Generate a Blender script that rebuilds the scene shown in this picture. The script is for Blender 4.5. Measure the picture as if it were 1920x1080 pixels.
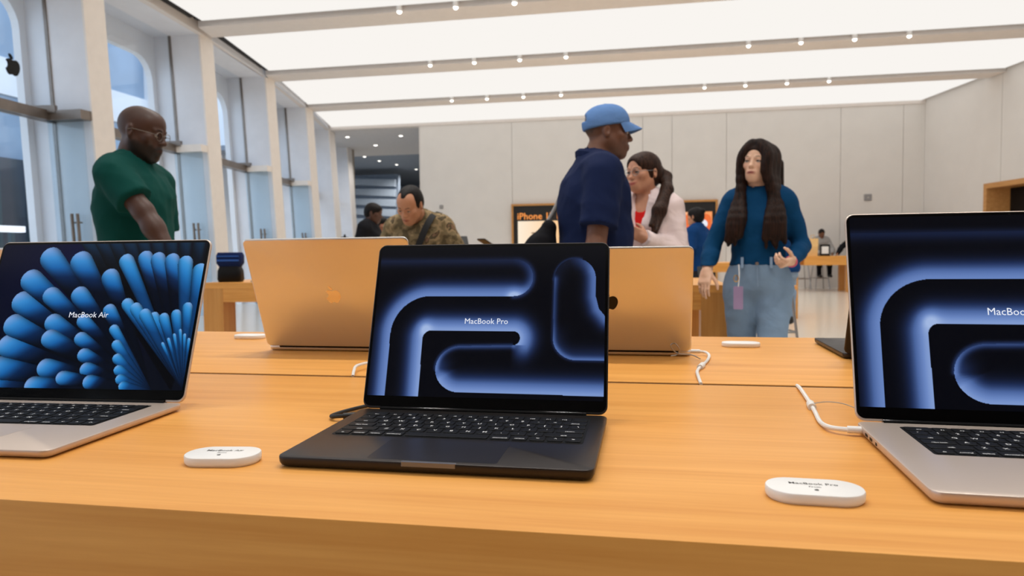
import bpy, bmesh, math, random
import numpy as np
from mathutils import Vector, Matrix

random.seed(7)
np.random.seed(7)
scene = bpy.context.scene
for o in list(bpy.data.objects):
    bpy.data.objects.remove(o, do_unlink=True)
COL = scene.collection

# ------------------------------------------------------------------ camera
TABLE = 0.91                                   # height of the shop tables
cam_data = bpy.data.cameras.new('camera')
cam = bpy.data.objects.new('camera', cam_data)
COL.objects.link(cam)
cam_data.sensor_width = 36.0
cam_data.sensor_fit = 'HORIZONTAL'
cam_data.lens = 1347.0 / 1920.0 * 36.0
cam_data.clip_start = 0.02
cam_data.clip_end = 300.0
_yaw, _pitch, _roll = [math.radians(a) for a in (-10.61756, -2.82666, -0.62624)]
_f = Vector((math.sin(_yaw) * math.cos(_pitch), math.cos(_yaw) * math.cos(_pitch), math.sin(_pitch)))
_r0 = Vector((math.cos(_yaw), -math.sin(_yaw), 0.0))
_u0 = _r0.cross(_f)
_r = _r0 * math.cos(_roll) + _u0 * math.sin(_roll)
_u = _u0 * math.cos(_roll) - _r0 * math.sin(_roll)
_m = Matrix((_r, _u, -_f)).transposed().to_4x4()
_m.translation = Vector((0.0, 0.0, TABLE + 0.2093))
cam.matrix_world = _m
cam_data.dof.use_dof = True
cam_data.dof.focus_distance = 0.92
cam_data.dof.aperture_fstop = 9.0
scene.camera = cam

# ------------------------------------------------------------------ world, exposure
scene.view_settings.view_transform = 'Standard'
scene.view_settings.look = 'None'
scene.view_settings.gamma = 1.0
scene.view_settings.use_curve_mapping = False
scene.view_settings.exposure = 0.0
world = bpy.data.worlds.new('daylight')
scene.world = world
world.use_nodes = True
bg = world.node_tree.nodes['Background']
bg.inputs['Color'].default_value = (0.62, 0.75, 0.90, 1.0)
bg.inputs['Strength'].default_value = 2.1
PANEL_LIGHT = 1.0                             # radiance of the luminous ceiling


# ------------------------------------------------------------------ colours and materials
def lin(r, g, b):
    def c(v):
        v /= 255.0
        return v / 12.92 if v <= 0.04045 else ((v + 0.055) / 1.055) ** 2.4
    return (c(r), c(g), c(b), 1.0)


class NT:
    def __init__(self, name):
        self.mat = bpy.data.materials.new(name)
        self.mat.use_nodes = True
        self.t = self.mat.node_tree
        self.t.nodes.clear()
        self.out = self.t.nodes.new('ShaderNodeOutputMaterial')

    def n(self, kind, **kw):
        nd = self.t.nodes.new(kind)
        for k, v in kw.items():
            if k in nd.inputs.keys():
                nd.inputs[k].default_value = v
            else:
                setattr(nd, k, v)
        return nd

    def l(self, a, b):
        self.t.links.new(a, b)


def principled(T, col, rough, metal=0.0, spec=0.5):
    b = T.n('ShaderNodeBsdfPrincipled')
    b.inputs['Base Color'].default_value = col
    b.inputs['Roughness'].default_value = rough
    b.inputs['Metallic'].default_value = metal
    b.inputs['Specular IOR Level'].default_value = spec
    T.l(b.outputs[0], T.out.inputs['Surface'])
    return b


def plain(name, rgb, rough=0.5, metal=0.0, spec=0.5, var=0.04, scale=8.0, bump=0.0, bscale=60.0, bdist=0.002):
    """a solid colour with slight procedural mottling and optional fine relief"""
    T = NT(name)
    col = lin(*rgb)
    b = principled(T, col, rough, metal, spec)
    tc = T.n('ShaderNodeTexCoord')
    if var:
        no = T.n('ShaderNodeTexNoise', Scale=scale, Detail=3.0)
        T.l(tc.outputs['Object'], no.inputs['Vector'])
        ra = T.n('ShaderNodeValToRGB')
        ra.color_ramp.elements[0].position = 0.3
        ra.color_ramp.elements[1].position = 0.7
        ra.color_ramp.elements[0].color = [c * (1 - var * 2) for c in col[:3]] + [1]
        ra.color_ramp.elements[1].color = [min(1, c * (1 + var * 2)) for c in col[:3]] + [1]
        T.l(no.outputs['Fac'], ra.inputs['Fac'])
        T.l(ra.outputs['Color'], b.inputs['Base Color'])
    if bump:
        n2 = T.n('ShaderNodeTexNoise', Scale=bscale, Detail=2.0)
        T.l(tc.outputs['Object'], n2.inputs['Vector'])
        bp = T.n('ShaderNodeBump', Strength=bump, Distance=bdist)
        T.l(n2.outputs['Fac'], bp.inputs['Height'])
        T.l(bp.outputs['Normal'], b.inputs['Normal'])
    return T.mat


def wood(name, a, b_, rough=0.38, axis=0, scale=1.0):
    T = NT(name)
    b = principled(T, lin(*a), rough, 0, 0.32)
    tc = T.n('ShaderNodeTexCoord')
    mp = T.n('ShaderNodeMapping')
    s = [34.0 * scale] * 3
    s[axis] = 1.5 * scale
    mp.inputs['Scale'].default_value = s
    T.l(tc.outputs['Object'], mp.inputs['Vector'])
    n1 = T.n('ShaderNodeTexNoise', Scale=1.0, Detail=5.0, Roughness=0.62, Distortion=0.35)
    T.l(mp.outputs[0], n1.inputs['Vector'])
    mp2 = T.n('ShaderNodeMapping')
    s2 = [200.0 * scale] * 3
    s2[axis] = 5.0 * scale
    mp2.inputs['Scale'].default_value = s2
    T.l(tc.outputs['Object'], mp2.inputs['Vector'])
    n2 = T.n('ShaderNodeTexNoise', Scale=1.0, Detail=2.0)
    T.l(mp2.outputs[0], n2.inputs['Vector'])
    mx = T.n('ShaderNodeMath', operation='MULTIPLY_ADD')
    mx.inputs[1].default_value = 0.35
    T.l(n2.outputs['Fac'], mx.inputs[0])
    T.l(n1.outputs['Fac'], mx.inputs[2])
    ra = T.n('ShaderNodeValToRGB')
    ra.color_ramp.elements[0].position = 0.42
    ra.color_ramp.elements[1].position = 0.92
    ra.color_ramp.elements[0].color = lin(*a)
    ra.color_ramp.elements[1].color = lin(*b_)
    T.l(mx.outputs[0], ra.inputs['Fac'])
    T.l(ra.outputs['Color'], b.inputs['Base Color'])
    bp = T.n('ShaderNodeBump', Strength=0.12, Distance=0.0006)
    T.l(mx.outputs[0], bp.inputs['Height'])
    T.l(bp.outputs['Normal'], b.inputs['Normal'])
    return T.mat


def emit(name, rgb, strength=1.0):
    T = NT(name)
    e = T.n('ShaderNodeEmission', Color=lin(*rgb), Strength=strength)
    T.l(e.outputs[0], T.out.inputs['Surface'])
    return T.mat


def attr_screen(name, strength=1.0):
    """a display: emission taken from the picture stored on its mesh, under a glossy cover"""
    T = NT(name)
    b = principled(T, (0.002, 0.002, 0.003, 1), 0.12, 0, 0.10)
    a = T.n('ShaderNodeAttribute', attribute_name='picture')
    T.l(a.outputs['Color'], b.inputs['Emission Color'])
    b.inputs['Emission Strength'].default_value = strength
    return T.mat


def glass(name, rgb, refl=0.10, clear=0.9):
    T = NT(name)
    tr = T.n('ShaderNodeBsdfTransparent', Color=lin(*rgb))
    gl = T.n('ShaderNodeBsdfGlossy', Roughness=0.02)
    lw = T.n('ShaderNodeLayerWeight', Blend=0.5)
    pw = T.n('ShaderNodeMath', operation='POWER')
    pw.inputs[1].default_value = 5.0
    T.l(lw.outputs['Facing'], pw.inputs[0])
    fr = T.n('ShaderNodeMath', operation='MULTIPLY_ADD')
    fr.inputs[1].default_value = 0.7
    fr.inputs[2].default_value = refl * 0.4
    T.l(pw.outputs[0], fr.inputs[0])
    mx = T.n('ShaderNodeMixShader')
    T.l(fr.outputs[0], mx.inputs[0])
    T.l(tr.outputs[0], mx.inputs[1])
    T.l(gl.outputs[0], mx.inputs[2])
    T.l(mx.outputs[0], T.out.inputs['Surface'])
    return T.mat


def fabric(name, rgb, fold=0.5, fscale=7.0, rough=0.85, colors=None, cscale=14.0):
    T = NT(name)
    b = principled(T, lin(*rgb), rough, 0, 0.12)
    tc = T.n('ShaderNodeTexCoord')
    n1 = T.n('ShaderNodeTexNoise', Scale=fscale, Detail=2.5, Distortion=0.6)
    T.l(tc.outputs['Object'], n1.inputs['Vector'])
    bp = T.n('ShaderNodeBump', Strength=fold, Distance=0.03)
    T.l(n1.outputs['Fac'], bp.inputs['Height'])
    T.l(bp.outputs['Normal'], b.inputs['Normal'])
    if colors:
        n2 = T.n('ShaderNodeTexNoise', Scale=cscale, Detail=3.0, Distortion=0.4)
        T.l(tc.outputs['Object'], n2.inputs['Vector'])
        ra = T.n('ShaderNodeValToRGB')
        ra.color_ramp.interpolation = 'CONSTANT'
        el = ra.color_ramp.elements
        el[0].position = 0.0
        el[0].color = lin(*colors[0][1])
        el[1].position = colors[1][0]
        el[1].color = lin(*colors[1][1])
        for p, c in colors[2:]:
            e = el.new(p)
            e.color = lin(*c)
        T.l(n2.outputs['Fac'], ra.inputs['Fac'])
        T.l(ra.outputs['Color'], b.inputs['Base Color'])
    return T.mat


def hairmat(name, rgb, rgb2, axis=2):
    T = NT(name)
    b = principled(T, lin(*rgb), 0.55, 0, 0.16)
    tc = T.n('ShaderNodeTexCoord')
    mp = T.n('ShaderNodeMapping')
    s = [160.0] * 3
    s[axis] = 6.0
    mp.inputs['Scale'].default_value = s
    T.l(tc.outputs['Object'], mp.inputs['Vector'])
    n = T.n('ShaderNodeTexNoise', Scale=1.0, Detail=3.0, Distortion=0.12)
    T.l(mp.outputs[0], n.inputs['Vector'])
    ra = T.n('ShaderNodeValToRGB')
    ra.color_ramp.elements[0].position = 0.35
    ra.color_ramp.elements[1].position = 0.75
    ra.color_ramp.elements[0].color = lin(*rgb)
    ra.color_ramp.elements[1].color = lin(*rgb2)
    T.l(n.outputs['Fac'], ra.inputs['Fac'])
    T.l(ra.outputs['Color'], b.inputs['Base Color'])
    bp = T.n('ShaderNodeBump', Strength=0.5, Distance=0.004)
    T.l(n.outputs['Fac'], bp.inputs['Height'])
    T.l(bp.outputs['Normal'], b.inputs['Normal'])
    return T.mat


def skinmat(name):
    T = NT(name)
    b = principled(T, (0.5, 0.3, 0.2, 1), 0.48, 0, 0.4)
    a = T.n('ShaderNodeAttribute', attribute_name='tone')
    tc = T.n('ShaderNodeTexCoord')
    n = T.n('ShaderNodeTexNoise', Scale=55.0, Detail=3.0)
    T.l(tc.outputs['Object'], n.inputs['Vector'])
    mx = T.n('ShaderNodeMix', data_type='RGBA', blend_type='MULTIPLY')
    mx.inputs['Factor'].default_value = 0.15
    T.l(a.outputs['Color'], mx.inputs[6])
    T.l(n.outputs['Fac'], mx.inputs[7])
    T.l(mx.outputs[2], b.inputs['Base Color'])
    b.inputs['Subsurface Weight'].default_value = 0.08
    b.inputs['Subsurface Radius'].default_value = (0.01, 0.004, 0.002)
    return T.mat


MT = {}
MT['oak'] = wood('oak table wood', (217, 147, 68), (239, 174, 93))
MT['oak_end'] = wood('oak upright wood', (200, 136, 66), (220, 160, 88), axis=2)
MT['oak_frame'] = wood('oak frame wood', (192, 136, 76), (214, 160, 98), axis=1, scale=0.5)
MT['gap'] = plain('dark groove', (52, 32, 14), 0.8)
MT['wall'] = plain('warm white wall panel', (229, 225, 220), 0.6, var=0.01, scale=2.0)
MT['wall_joint'] = plain('wall joint grey', (205, 199, 192), 0.8)  # plain grey of the backing between the panels
MT['floor'] = plain('pale terrazzo floor', (214, 204, 190), 0.16, var=0.03, scale=120.0, spec=0.6)
MT['beam'] = plain('warm grey ceiling beam', (232, 224, 218), 0.6, var=0.01)
MT['slot'] = plain('dark ceiling slot', (28, 26, 25), 0.7)
MT['ceil'] = plain('grey ceiling board', (150, 148, 148), 0.7, var=0.01)
MT['panel'] = emit('luminous ceiling fabric', (249, 245, 240), PANEL_LIGHT)
MT['lamp'] = emit('spot lamp face', (255, 250, 240), 6.0)
MT['fin'] = plain('pale stone fin', (232, 233, 238), 0.55, var=0.015, scale=3.0)
MT['fin_edge'] = plain('cream fin edge', (246, 238, 230), 0.5, var=0.01)
MT['glass'] = glass('facade glass', (249, 251, 253))
MT['door_glass'] = glass('door glass', (236, 243, 247))
MT['bronze'] = plain('bronze grey metal', (128, 118, 110), 0.35, 0.6)
MT['steel'] = plain('brushed steel', (170, 168, 166), 0.3, 1.0)
MT['silver'] = plain('silver aluminium', (222, 218, 214), 0.34, 0.92, var=0.01)
MT['champagne'] = plain('warm silver aluminium', (206, 190, 178), 0.38, 0.45, var=0.01)
MT['black_alu'] = plain('space black aluminium', (58, 54, 53), 0.38, 0.8, var=0.02)
MT['black_notch'] = plain('lighter notch aluminium', (128, 128, 132), 0.4, 0.8)
MT['grey_alu'] = plain('space grey aluminium', (110, 108, 108), 0.36, 1.0, var=0.01)
MT['bezel'] = plain('black bezel glass', (4, 4, 5), 0.10, 0, 0.12, var=0)
MT['key'] = plain('black key cap', (12, 12, 13), 0.55, 0, 0.2, var=0)
MT['well'] = plain('black keyboard well', (7, 7, 8), 0.6, 0, 0.2, var=0)
MT['legend'] = plain('white key legend', (225, 225, 225), 0.6, var=0)
MT['white'] = plain('white plastic', (240, 238, 235), 0.35, var=0.005)
MT['cable'] = plain('white cable sleeve', (232, 230, 226), 0.5, var=0.01)
MT['black_cable'] = plain('black cable sleeve', (20, 19, 19), 0.5, var=0)
MT['clear'] = glass('clear tether', (235, 235, 230))
MT['print'] = plain('grey print', (95, 92, 90), 0.6, var=0)
MT['logo_dark'] = plain('dark mirror emblem', (22, 19, 18), 0.12, 0.6, var=0)
MT['logo_mirror'] = plain('mirror emblem', (228, 214, 200), 0.10, 1.0, var=0)
MT['glow_text'] = emit('screen lettering', (235, 238, 248), 1.0)
MT['screen'] = attr_screen('laptop display', 1.0)
MT['black'] = plain('black plastic', (12, 12, 13), 0.5, 0, 0.2, var=0)
MT['rubber'] = plain('dark rubber', (24, 24, 24), 0.8, var=0)


# ------------------------------------------------------------------ object helpers
def tag(o, label=None, cat=None, group=None, kind=None):
    if label: o['label'] = label
    if cat: o['category'] = cat
    if group: o['group'] = group
    if kind: o['kind'] = kind
    return o


def root(name, loc=(0, 0, 0), rz=0.0, label=None, cat=None, group=None, kind=None):
    o = bpy.data.objects.new(name, None)
    o.empty_display_size = 0.05
    COL.objects.link(o)
    o.location = loc
    o.rotation_euler = (0, 0, rz)
    return tag(o, label, cat, group, kind)


def link(name, me, parent=None, loc=None, rot=None):
    o = bpy.data.objects.new(name, me)
    COL.objects.link(o)
    if parent is not None:
        o.parent = parent
    if loc is not None:
        o.location = loc
    if rot is not None:
        o.rotation_euler = rot
    return o


class MB:
    """collects polygons of ONE part"""
    def __init__(self):
        self.v, self.f, self.mi = [], [], []

    def add(self, vs, fs, m=0):
        b = len(self.v)
        self.v += [tuple(p) for p in vs]
        for f in fs:
            self.f.append(tuple(i + b for i in f))
            self.mi.append(m)
        return self

    def box(self, x0, x1, y0, y1, z0, z1, m=0):
        return self.hexa([(x0, y0), (x1, y0), (x1, y1), (x0, y1)], z0, z1, m)

    def hexa(self, quad, z0, z1, m=0, shear=0.0):
        """upright prism on a quad or polygon (anticlockwise); shear moves x per metre of height"""
        n = len(quad)
        vs = [(x + shear * z0, y, z0) for x, y in quad] + [(x + shear * z1, y, z1) for x, y in quad]
        fs = [tuple(range(n - 1, -1, -1)), tuple(range(n, 2 * n))]
        fs += [(i, (i + 1) % n, n + (i + 1) % n, n + i) for i in range(n)]
        return self.add(vs, fs, m)

    def rings(self, rings, cap=True, m=0, close=True):
        n = len(rings[0])
        vs = [p for r in rings for p in r]
        fs = []
        for k in range(len(rings) - 1):
            for i in range(n if close else n - 1):
                j = (i + 1) % n
                fs.append((k * n + i, k * n + j, (k + 1) * n + j, (k + 1) * n + i))
        if cap:
            fs.append(tuple(range(n - 1, -1, -1)))
            fs.append(tuple(range((len(rings) - 1) * n, len(rings) * n)))
        return self.add(vs, fs, m)

    def tube(self, pts, r, n=8, m=0, closed=False):
        pts = [Vector(p) for p in pts]
        rr = r if isinstance(r, (list, tuple)) else [r] * len(pts)
        rings = []
        up = Vector((0.13, 0.21, 0.97))
        for i, p in enumerate(pts):
            if closed:
                t = pts[(i + 1) % len(pts)] - pts[i - 1]
            else:
                t = pts[min(i + 1, len(pts) - 1)] - pts[max(i - 1, 0)]
            t.normalize()
            a = up - t * up.dot(t)
            if a.length < 1e-3:
                a = t.orthogonal()
            a.normalize()
            up = a
            b = t.cross(a)
            rings.append([p + (a * math.cos(2 * math.pi * k / n) + b * math.sin(2 * math.pi * k / n)) * rr[i] for k in range(n)])
        if closed:
            rings.append(rings[0])
            return self.rings(rings, cap=False, m=m)
        return self.rings(rings, m=m)

    def lathe(self, prof, n=24, m=0, at=(0, 0, 0)):
        rings = [[(at[0] + r * math.cos(2 * math.pi * k / n), at[1] + r * math.sin(2 * math.pi * k / n), at[2] + z) for k in range(n)] for r, z in prof]
        return self.rings(rings, m=m)

    def mesh(self, name, mats, smooth=False):
        me = bpy.data.meshes.new(name)
        me.from_pydata(self.v, [], self.f)
        for m in (mats if isinstance(mats, (list, tuple)) else [mats]):
            me.materials.append(MT[m] if isinstance(m, str) else m)
        if max(self.mi) > 0:
            me.polygons.foreach_set('material_index', self.mi)
        if smooth:
            me.polygons.foreach_set('use_smooth', [True] * len(me.polygons))
            me.set_sharp_from_angle(angle=math.radians(38))
        me.update()
        return me

    def build(self, name, mats, parent=None, smooth=False, loc=None, rot=None):
        return link(name, self.mesh(name, mats, smooth), parent, loc, rot)


def spline(pts, n=8):
    P = [np.array(p, float) for p in pts]
    out = []
    for i in range(len(P) - 1):
        a, b, c, d = P[max(i - 1, 0)], P[i], P[i + 1], P[min(i + 2, len(P) - 1)]
        for k in range(n):
            t = k / n
            out.append(0.5 * ((2 * b) + (-a + c) * t + (2 * a - 5 * b + 4 * c - d) * t * t + (-a + 3 * b - 3 * c + d) * t ** 3))
    out.append(P[-1])
    return [tuple(p) for p in out]


def rrect(w, d, r, n=6, cx=0.0, cy=0.0):
    """rounded rectangle outline, anticlockwise"""
    out = []
    for sx, sy, a0 in ((1, 1, 0), (-1, 1, 90), (-1, -1, 180), (1, -1, 270)):
        for k in range(n + 1):
            a = math.radians(a0 + 90 * k / n)
            out.append((cx + sx * (w / 2 - r) + r * math.cos(a), cy + sy * (d / 2 - r) + r * math.sin(a)))
    return out


def slab(mb, w, d, r, levels, cx=0.0, cy=0.0, n=6, m=0):
    """rounded slab from (z, inset) levels"""
    return mb.rings([[(x, y, z) for x, y in rrect(w - 2 * i, d - 2 * i, max(r - i, 0.0005), n, cx, cy)] for z, i in levels], m=m)


_text_cache = {}


def text_mesh(s, size, mat, align='CENTER', bold=0.0):
    key = (s, size, mat, align, bold)
    if key in _text_cache:
        return _text_cache[key]
    cu = bpy.data.curves.new('lettering', 'FONT')
    cu.body = s
    cu.size = size
    cu.align_x = align
    cu.align_y = 'CENTER'
    cu.resolution_u = 2
    cu.offset = bold
    o = bpy.data.objects.new('lettering', cu)
    COL.objects.link(o)
    bpy.context.view_layer.update()
    dg = bpy.context.evaluated_depsgraph_get()
    me = bpy.data.meshes.new_from_object(o.evaluated_get(dg))
    bpy.data.objects.remove(o, do_unlink=True)
    bpy.data.curves.remove(cu)
    me.materials.clear()
    me.materials.append(MT[mat])
    _text_cache[key] = me
    return me


def svg(path, seg=6):
    """outline points of an svg path made of M m c C q z"""
    import re
    tok = re.findall(r'[MmcCqz]|-?\d*\.?\d+', path)
    i, cur, polys, pts, cmd = 0, (0, 0), [], [], None
    def num():
        nonlocal i
        v = float(tok[i]); i += 1
        return v
    while i < len(tok):
        if tok[i].isalpha():
            cmd = tok[i]; i += 1
        if cmd == 'z':
            polys.append(pts); cur = pts[0]; pts = []
            continue
        if cmd in 'Mm':
            x, y = num(), num()
            cur = (x, y) if cmd == 'M' else (cur[0] + x, cur[1] + y)
            pts = [cur]
        elif cmd in 'cC':
            a = [num() for _ in range(6)]
            if cmd == 'c':
                a = [a[k] + cur[k % 2] for k in range(6)]
            for k in range(1, seg + 1):
                t = k / seg
                pts.append(tuple((1 - t) ** 3 * cur[j] + 3 * (1 - t) ** 2 * t * a[j] + 3 * (1 - t) * t * t * a[2 + j] + t ** 3 * a[4 + j] for j in (0, 1)))
            cur = (a[4], a[5])
        elif cmd == 'q':
            a = [num() for _ in range(4)]
            a = [a[k] + cur[k % 2] for k in range(4)]
            for k in range(1, seg + 1):
                t = k / seg
                pts.append(tuple((1 - t) ** 2 * cur[j] + 2 * (1 - t) * t * a[j] + t * t * a[2 + j] for j in (0, 1)))
            cur = (a[2], a[3])
    return polys


FRUIT = svg('M318.7 268.7c-.2-36.7 16.4-64.4 50-84.8-18.8-26.9-47.2-41.7-84.7-44.6-35.5-2.8-74.3 20.7-88.5 20.7-15 0-49.4-19.7-76.4-19.7C63.3 141.2 4 184.8 4 273.5q0 39.3 14.4 81.2c12.8 36.7 59 126.7 107.2 125.2 25.2-.6 43-17.9 75.8-17.9 31.8 0 48.3 17.9 76.4 17.9 48.6-.7 90.4-82.5 102.6-119.3-65.2-30.7-61.7-90-61.7-91.9zm-56.6-164.2c27.3-32.4 24.8-61.9 24-72.5-24.1 1.4-52 16.4-67.9 34.9-17.5 19.8-27.8 44.3-25.6 71.9 26.1 2 49.9-11.4 69.5-34.3z')


def emblem(h, thick, mat):
    """apple emblem in the XZ plane, facing -Y and +Y, h tall"""
    mb = MB()
    s = h / 448.0
    for poly in FRUIT:
        p = poly[:-1] if (abs(poly[0][0] - poly[-1][0]) + abs(poly[0][1] - poly[-1][1])) < 0.5 else poly
        n = len(p)
        vs = [((x - 187) * s, -thick / 2, (256 - y) * s) for x, y in p] + [((x - 187) * s, thick / 2, (256 - y) * s) for x, y in p]
        fs = [tuple(range(n)), tuple(range(2 * n - 1, n - 1, -1))] + [(i, n + i, n + (i + 1) % n, (i + 1) % n) for i in range(n)]
        mb.add(vs, fs)
    me = mb.mesh('emblem', mat)
    bm = bmesh.new()
    bm.from_mesh(me)
    bmesh.ops.recalc_face_normals(bm, faces=bm.faces)
    bmesh.ops.triangulate(bm, faces=bm.faces)
    bm.to_mesh(me)
    bm.free()
    return me

# ================================================================== the setting
def interp(pts, y):
    ys = [p[0] for p in pts]
    return float(np.interp(y, ys, [p[1] for p in pts]))


CEIL = 5.2
FIN_LINE = [(-12, -7.3), (-1, -7.3), (2.5, -7.36), (5.7, -7.5), (8.9, -7.72), (12.1, -8.05), (15.25, -8.52), (18.6, -9.2), (22.0, -10.1), (25.5, -11.0), (30, -12.2)]
SHEAR = -0.05                                   # the glass front leans outwards with height


def fin_x(y):                                   # inner edge of the fins at floor level (sheared upwards)
    return interp(FIN_LINE, y) - SHEAR * CEIL


PAN_L = [(-12, -7.05), (2.5, -7.1), (5.7, -7.2), (9.0, -7.38), (11.58, -7.64), (14.98, -8.27), (18.54, -9.11), (21.97, -10.0), (30, -12)]


def right_x(y):
    return 7.662 + (21.884 - y) * 0.1678


tag(MB().box(-45, 16, -12, 62, -0.2, 0.0).build('floor', 'floor'), kind='structure')

# --- ceiling: luminous fields between beams
ceiling = tag(MB().hexa([(-7.2, -12), (right_x(-12) + 0.3, -12), (right_x(22) + 0.3, 22.05), (-10.2, 22.05), (-8.2, 14.98)], 5.5, 5.62).build('ceiling', 'ceil'), kind='structure')
BEAMS = [(-12.0, -8.0), (-8.0, -4.3), (-1.65, -0.9), (1.65, 2.4), (4.95, 5.7), (8.25, 9.0), (11.58, 12.33), (14.98, 15.75), (18.54, 19.25)]  # first two: blank unseen ceiling instead of luminous fields, dimming the table front
edges = [-4.3] + [v for b in BEAMS[2:] for v in b] + [21.97]
for k in range(0, len(edges), 2):
    y0, y1 = edges[k], edges[k + 1]
    mb = MB().hexa([(interp(PAN_L, y0), y0), (right_x(y0) - 0.12, y0), (right_x(y1) - 0.12, y1), (interp(PAN_L, y1), y1)], CEIL + 0.03, CEIL + 0.06)
    mb.build('light_panel', 'panel', ceiling)
    xl0, xl1 = interp(PAN_L, y0), interp(PAN_L, y1)
    MB().hexa([(xl0 - 0.24, y0), (xl0, y0), (xl1, y1), (xl1 - 0.24, y1)], CEIL + 0.10, CEIL + 0.16).build('shadow_gap', 'slot', ceiling)
    MB().hexa([(right_x(y0) - 0.12, y0), (right_x(y0) + 0.05, y0), (right_x(y1) + 0.05, y1), (right_x(y1) - 0.12, y1)], CEIL + 0.10, CEIL + 0.16).build('shadow_gap', 'slot', ceiling)
for y0, y1 in BEAMS:
    ym = y0 + 0.13
    MB().hexa([(interp(PAN_L, y0) - 0.16, ym), (right_x(y0) - 0.03, ym), (right_x(y1) - 0.03, y1), (interp(PAN_L, y1) - 0.16, y1)], CEIL - 0.03, 5.5).build('beam', 'beam', ceiling)
    MB().hexa([(interp(PAN_L, y0) - 0.16, y0), (right_x(y0) - 0.03, y0), (right_x(y0) - 0.03, ym), (interp(PAN_L, y0) - 0.16, ym)], CEIL + 0.08, 5.5).build('track_slot', 'slot', ceiling)
MB().hexa([(-10.2, 21.97), (right_x(22), 21.97), (right_x(22), 22.12), (-10.2, 22.12)], CEIL - 0.06, 5.5).build('beam', 'beam', ceiling)
# trim that closes the ceiling against the glass front
ys = [-12, -1, 2.5, 5.7, 8.9, 12.1, 15.25, 18.6, 22.0]
for a, b in zip(ys[:-1], ys[1:]):
    MB().hexa([(interp(FIN_LINE, a) - 0.03, a), (interp(PAN_L, a) - 0.24, a), (interp(PAN_L, b) - 0.24, b), (interp(FIN_LINE, b) - 0.03, b)], CEIL - 0.03, 5.5).build('edge_trim', 'beam', ceiling)

# --- spotlights in the beam slots; hidden rows are added to brighten the tables
SPOT_POWER = 106.0
SPOTS = {
    'first hidden': (1.71, [-1.55, -0.58, 0.40, 1.37, 4.0, 4.97]),
    'second hidden': (5.01, [-3.00, -2.05, -1.08, -0.10, 3.5, 4.47]),
    'third hidden': (8.31, [-3.52, -2.55, -1.57, -0.60, 2.9, 3.87]),
    'nearest': (11.64, [-4.04, -3.07, -2.09, 1.9, 2.87, 3.84]),
    'middle': (15.04, [-4.55, -3.58, -2.6, -1.63, 1.99, 2.97, 3.95, 4.92]),
    'farthest': (18.60, [-5.05, -4.1, -3.13, -2.15, 1.42, 2.39, 3.36, 4.32])}
SPOT_ME = {}
for row, (y, xs_) in SPOTS.items():
    for x in xs_:
        side = 'left' if x < 0.9 else 'right'
        r = root('spotlight', (x, y, CEIL - 0.05), 0, ('small white spotlight in the %s group of the %s ceiling beam in view' % (side, row)) if 'hidden' not in row else 'small unseen spotlight added above the %s part of the frame to brighten the tables' % side,
                 'spotlight', 'spotlights, %s group of the %s ceiling beam' % (side, row))
        if not SPOT_ME:
            SPOT_ME['housing'] = MB().lathe([(0.045, 0.18), (0.05, 0.17), (0.05, 0.01), (0.043, 0.0)], 16).mesh('housing', 'white', True)
            SPOT_ME['lamp_face'] = MB().lathe([(0.04, 0.002), (0.036, -0.02), (0.02, -0.034), (0.004, -0.038)], 16).mesh('lamp_face', 'lamp', True)
            SPOT_LAMP = bpy.data.lights.new('spot_lamp', 'SPOT')
            SPOT_LAMP.energy = SPOT_POWER
            SPOT_LAMP.spot_size = math.radians(100)
            SPOT_LAMP.spot_blend = 0.9
            SPOT_LAMP.shadow_soft_size = 0.06
            SPOT_LAMP.color = (1.0, 0.97, 0.92)
        for n in ('housing', 'lamp_face'):
            link(n, SPOT_ME[n], r)
        link('spot_lamp', SPOT_LAMP, r, (0, 0, -0.07))

MT['ext_white'] = plain('concourse white', (238, 240, 244), 0.6, var=0.02, scale=1.0)
# --- glass front on the left: fins, panes, frames, door leaves
wall_left = root('wall_left', (0, 0, 0), kind='structure')
FIN_Y = [-7.1, -3.9, -0.7, 2.5, 5.7, 8.9, 12.1, 15.25, 18.6, 22.0, 25.5]
FIN_W, FIN_D, GLASS_IN = 0.40, 0.95, 0.60
for y in FIN_Y:
    x = fin_x(y)
    MB().hexa([(x - FIN_D, y), (x - 0.02, y), (x - 0.02, y + FIN_W), (x - FIN_D, y + FIN_W)], 0.0, CEIL + 0.3, shear=SHEAR).build('fin', 'fin', wall_left)
    MB().hexa([(x - 0.02, y - 0.004), (x + 0.012, y - 0.004), (x + 0.012, y + FIN_W + 0.004), (x - 0.02, y + FIN_W + 0.004)], 0.0, CEIL - 0.03, shear=SHEAR).build('fin_edge', 'fin_edge', wall_left)
for a, b in zip(FIN_Y[:-1], FIN_Y[1:]):
    xa, xb = fin_x(a) + SHEAR * CEIL, fin_x(b) + SHEAR * CEIL
    MB().hexa([(xa - FIN_D - 0.4, a + FIN_W), (xa, a + FIN_W), (xb, b), (xb - FIN_D - 0.4, b)], CEIL - 0.02, CEIL + 0.3).build('soffit', 'fin', wall_left)


def facade_strip(mb, a, b, inset, t, z0, z1, ma=0.0, mbb=0.0, m=0):
    """a strip that follows the glass front from y=a to y=b, inset outwards, t thick"""
    xa, xb = fin_x(a) - inset, fin_x(b) - inset
    return mb.hexa([(xa - t, a + ma), (xa, a + ma), (xb, b - mbb), (xb - t, b - mbb)], z0, z1, shear=SHEAR, m=m)


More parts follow.
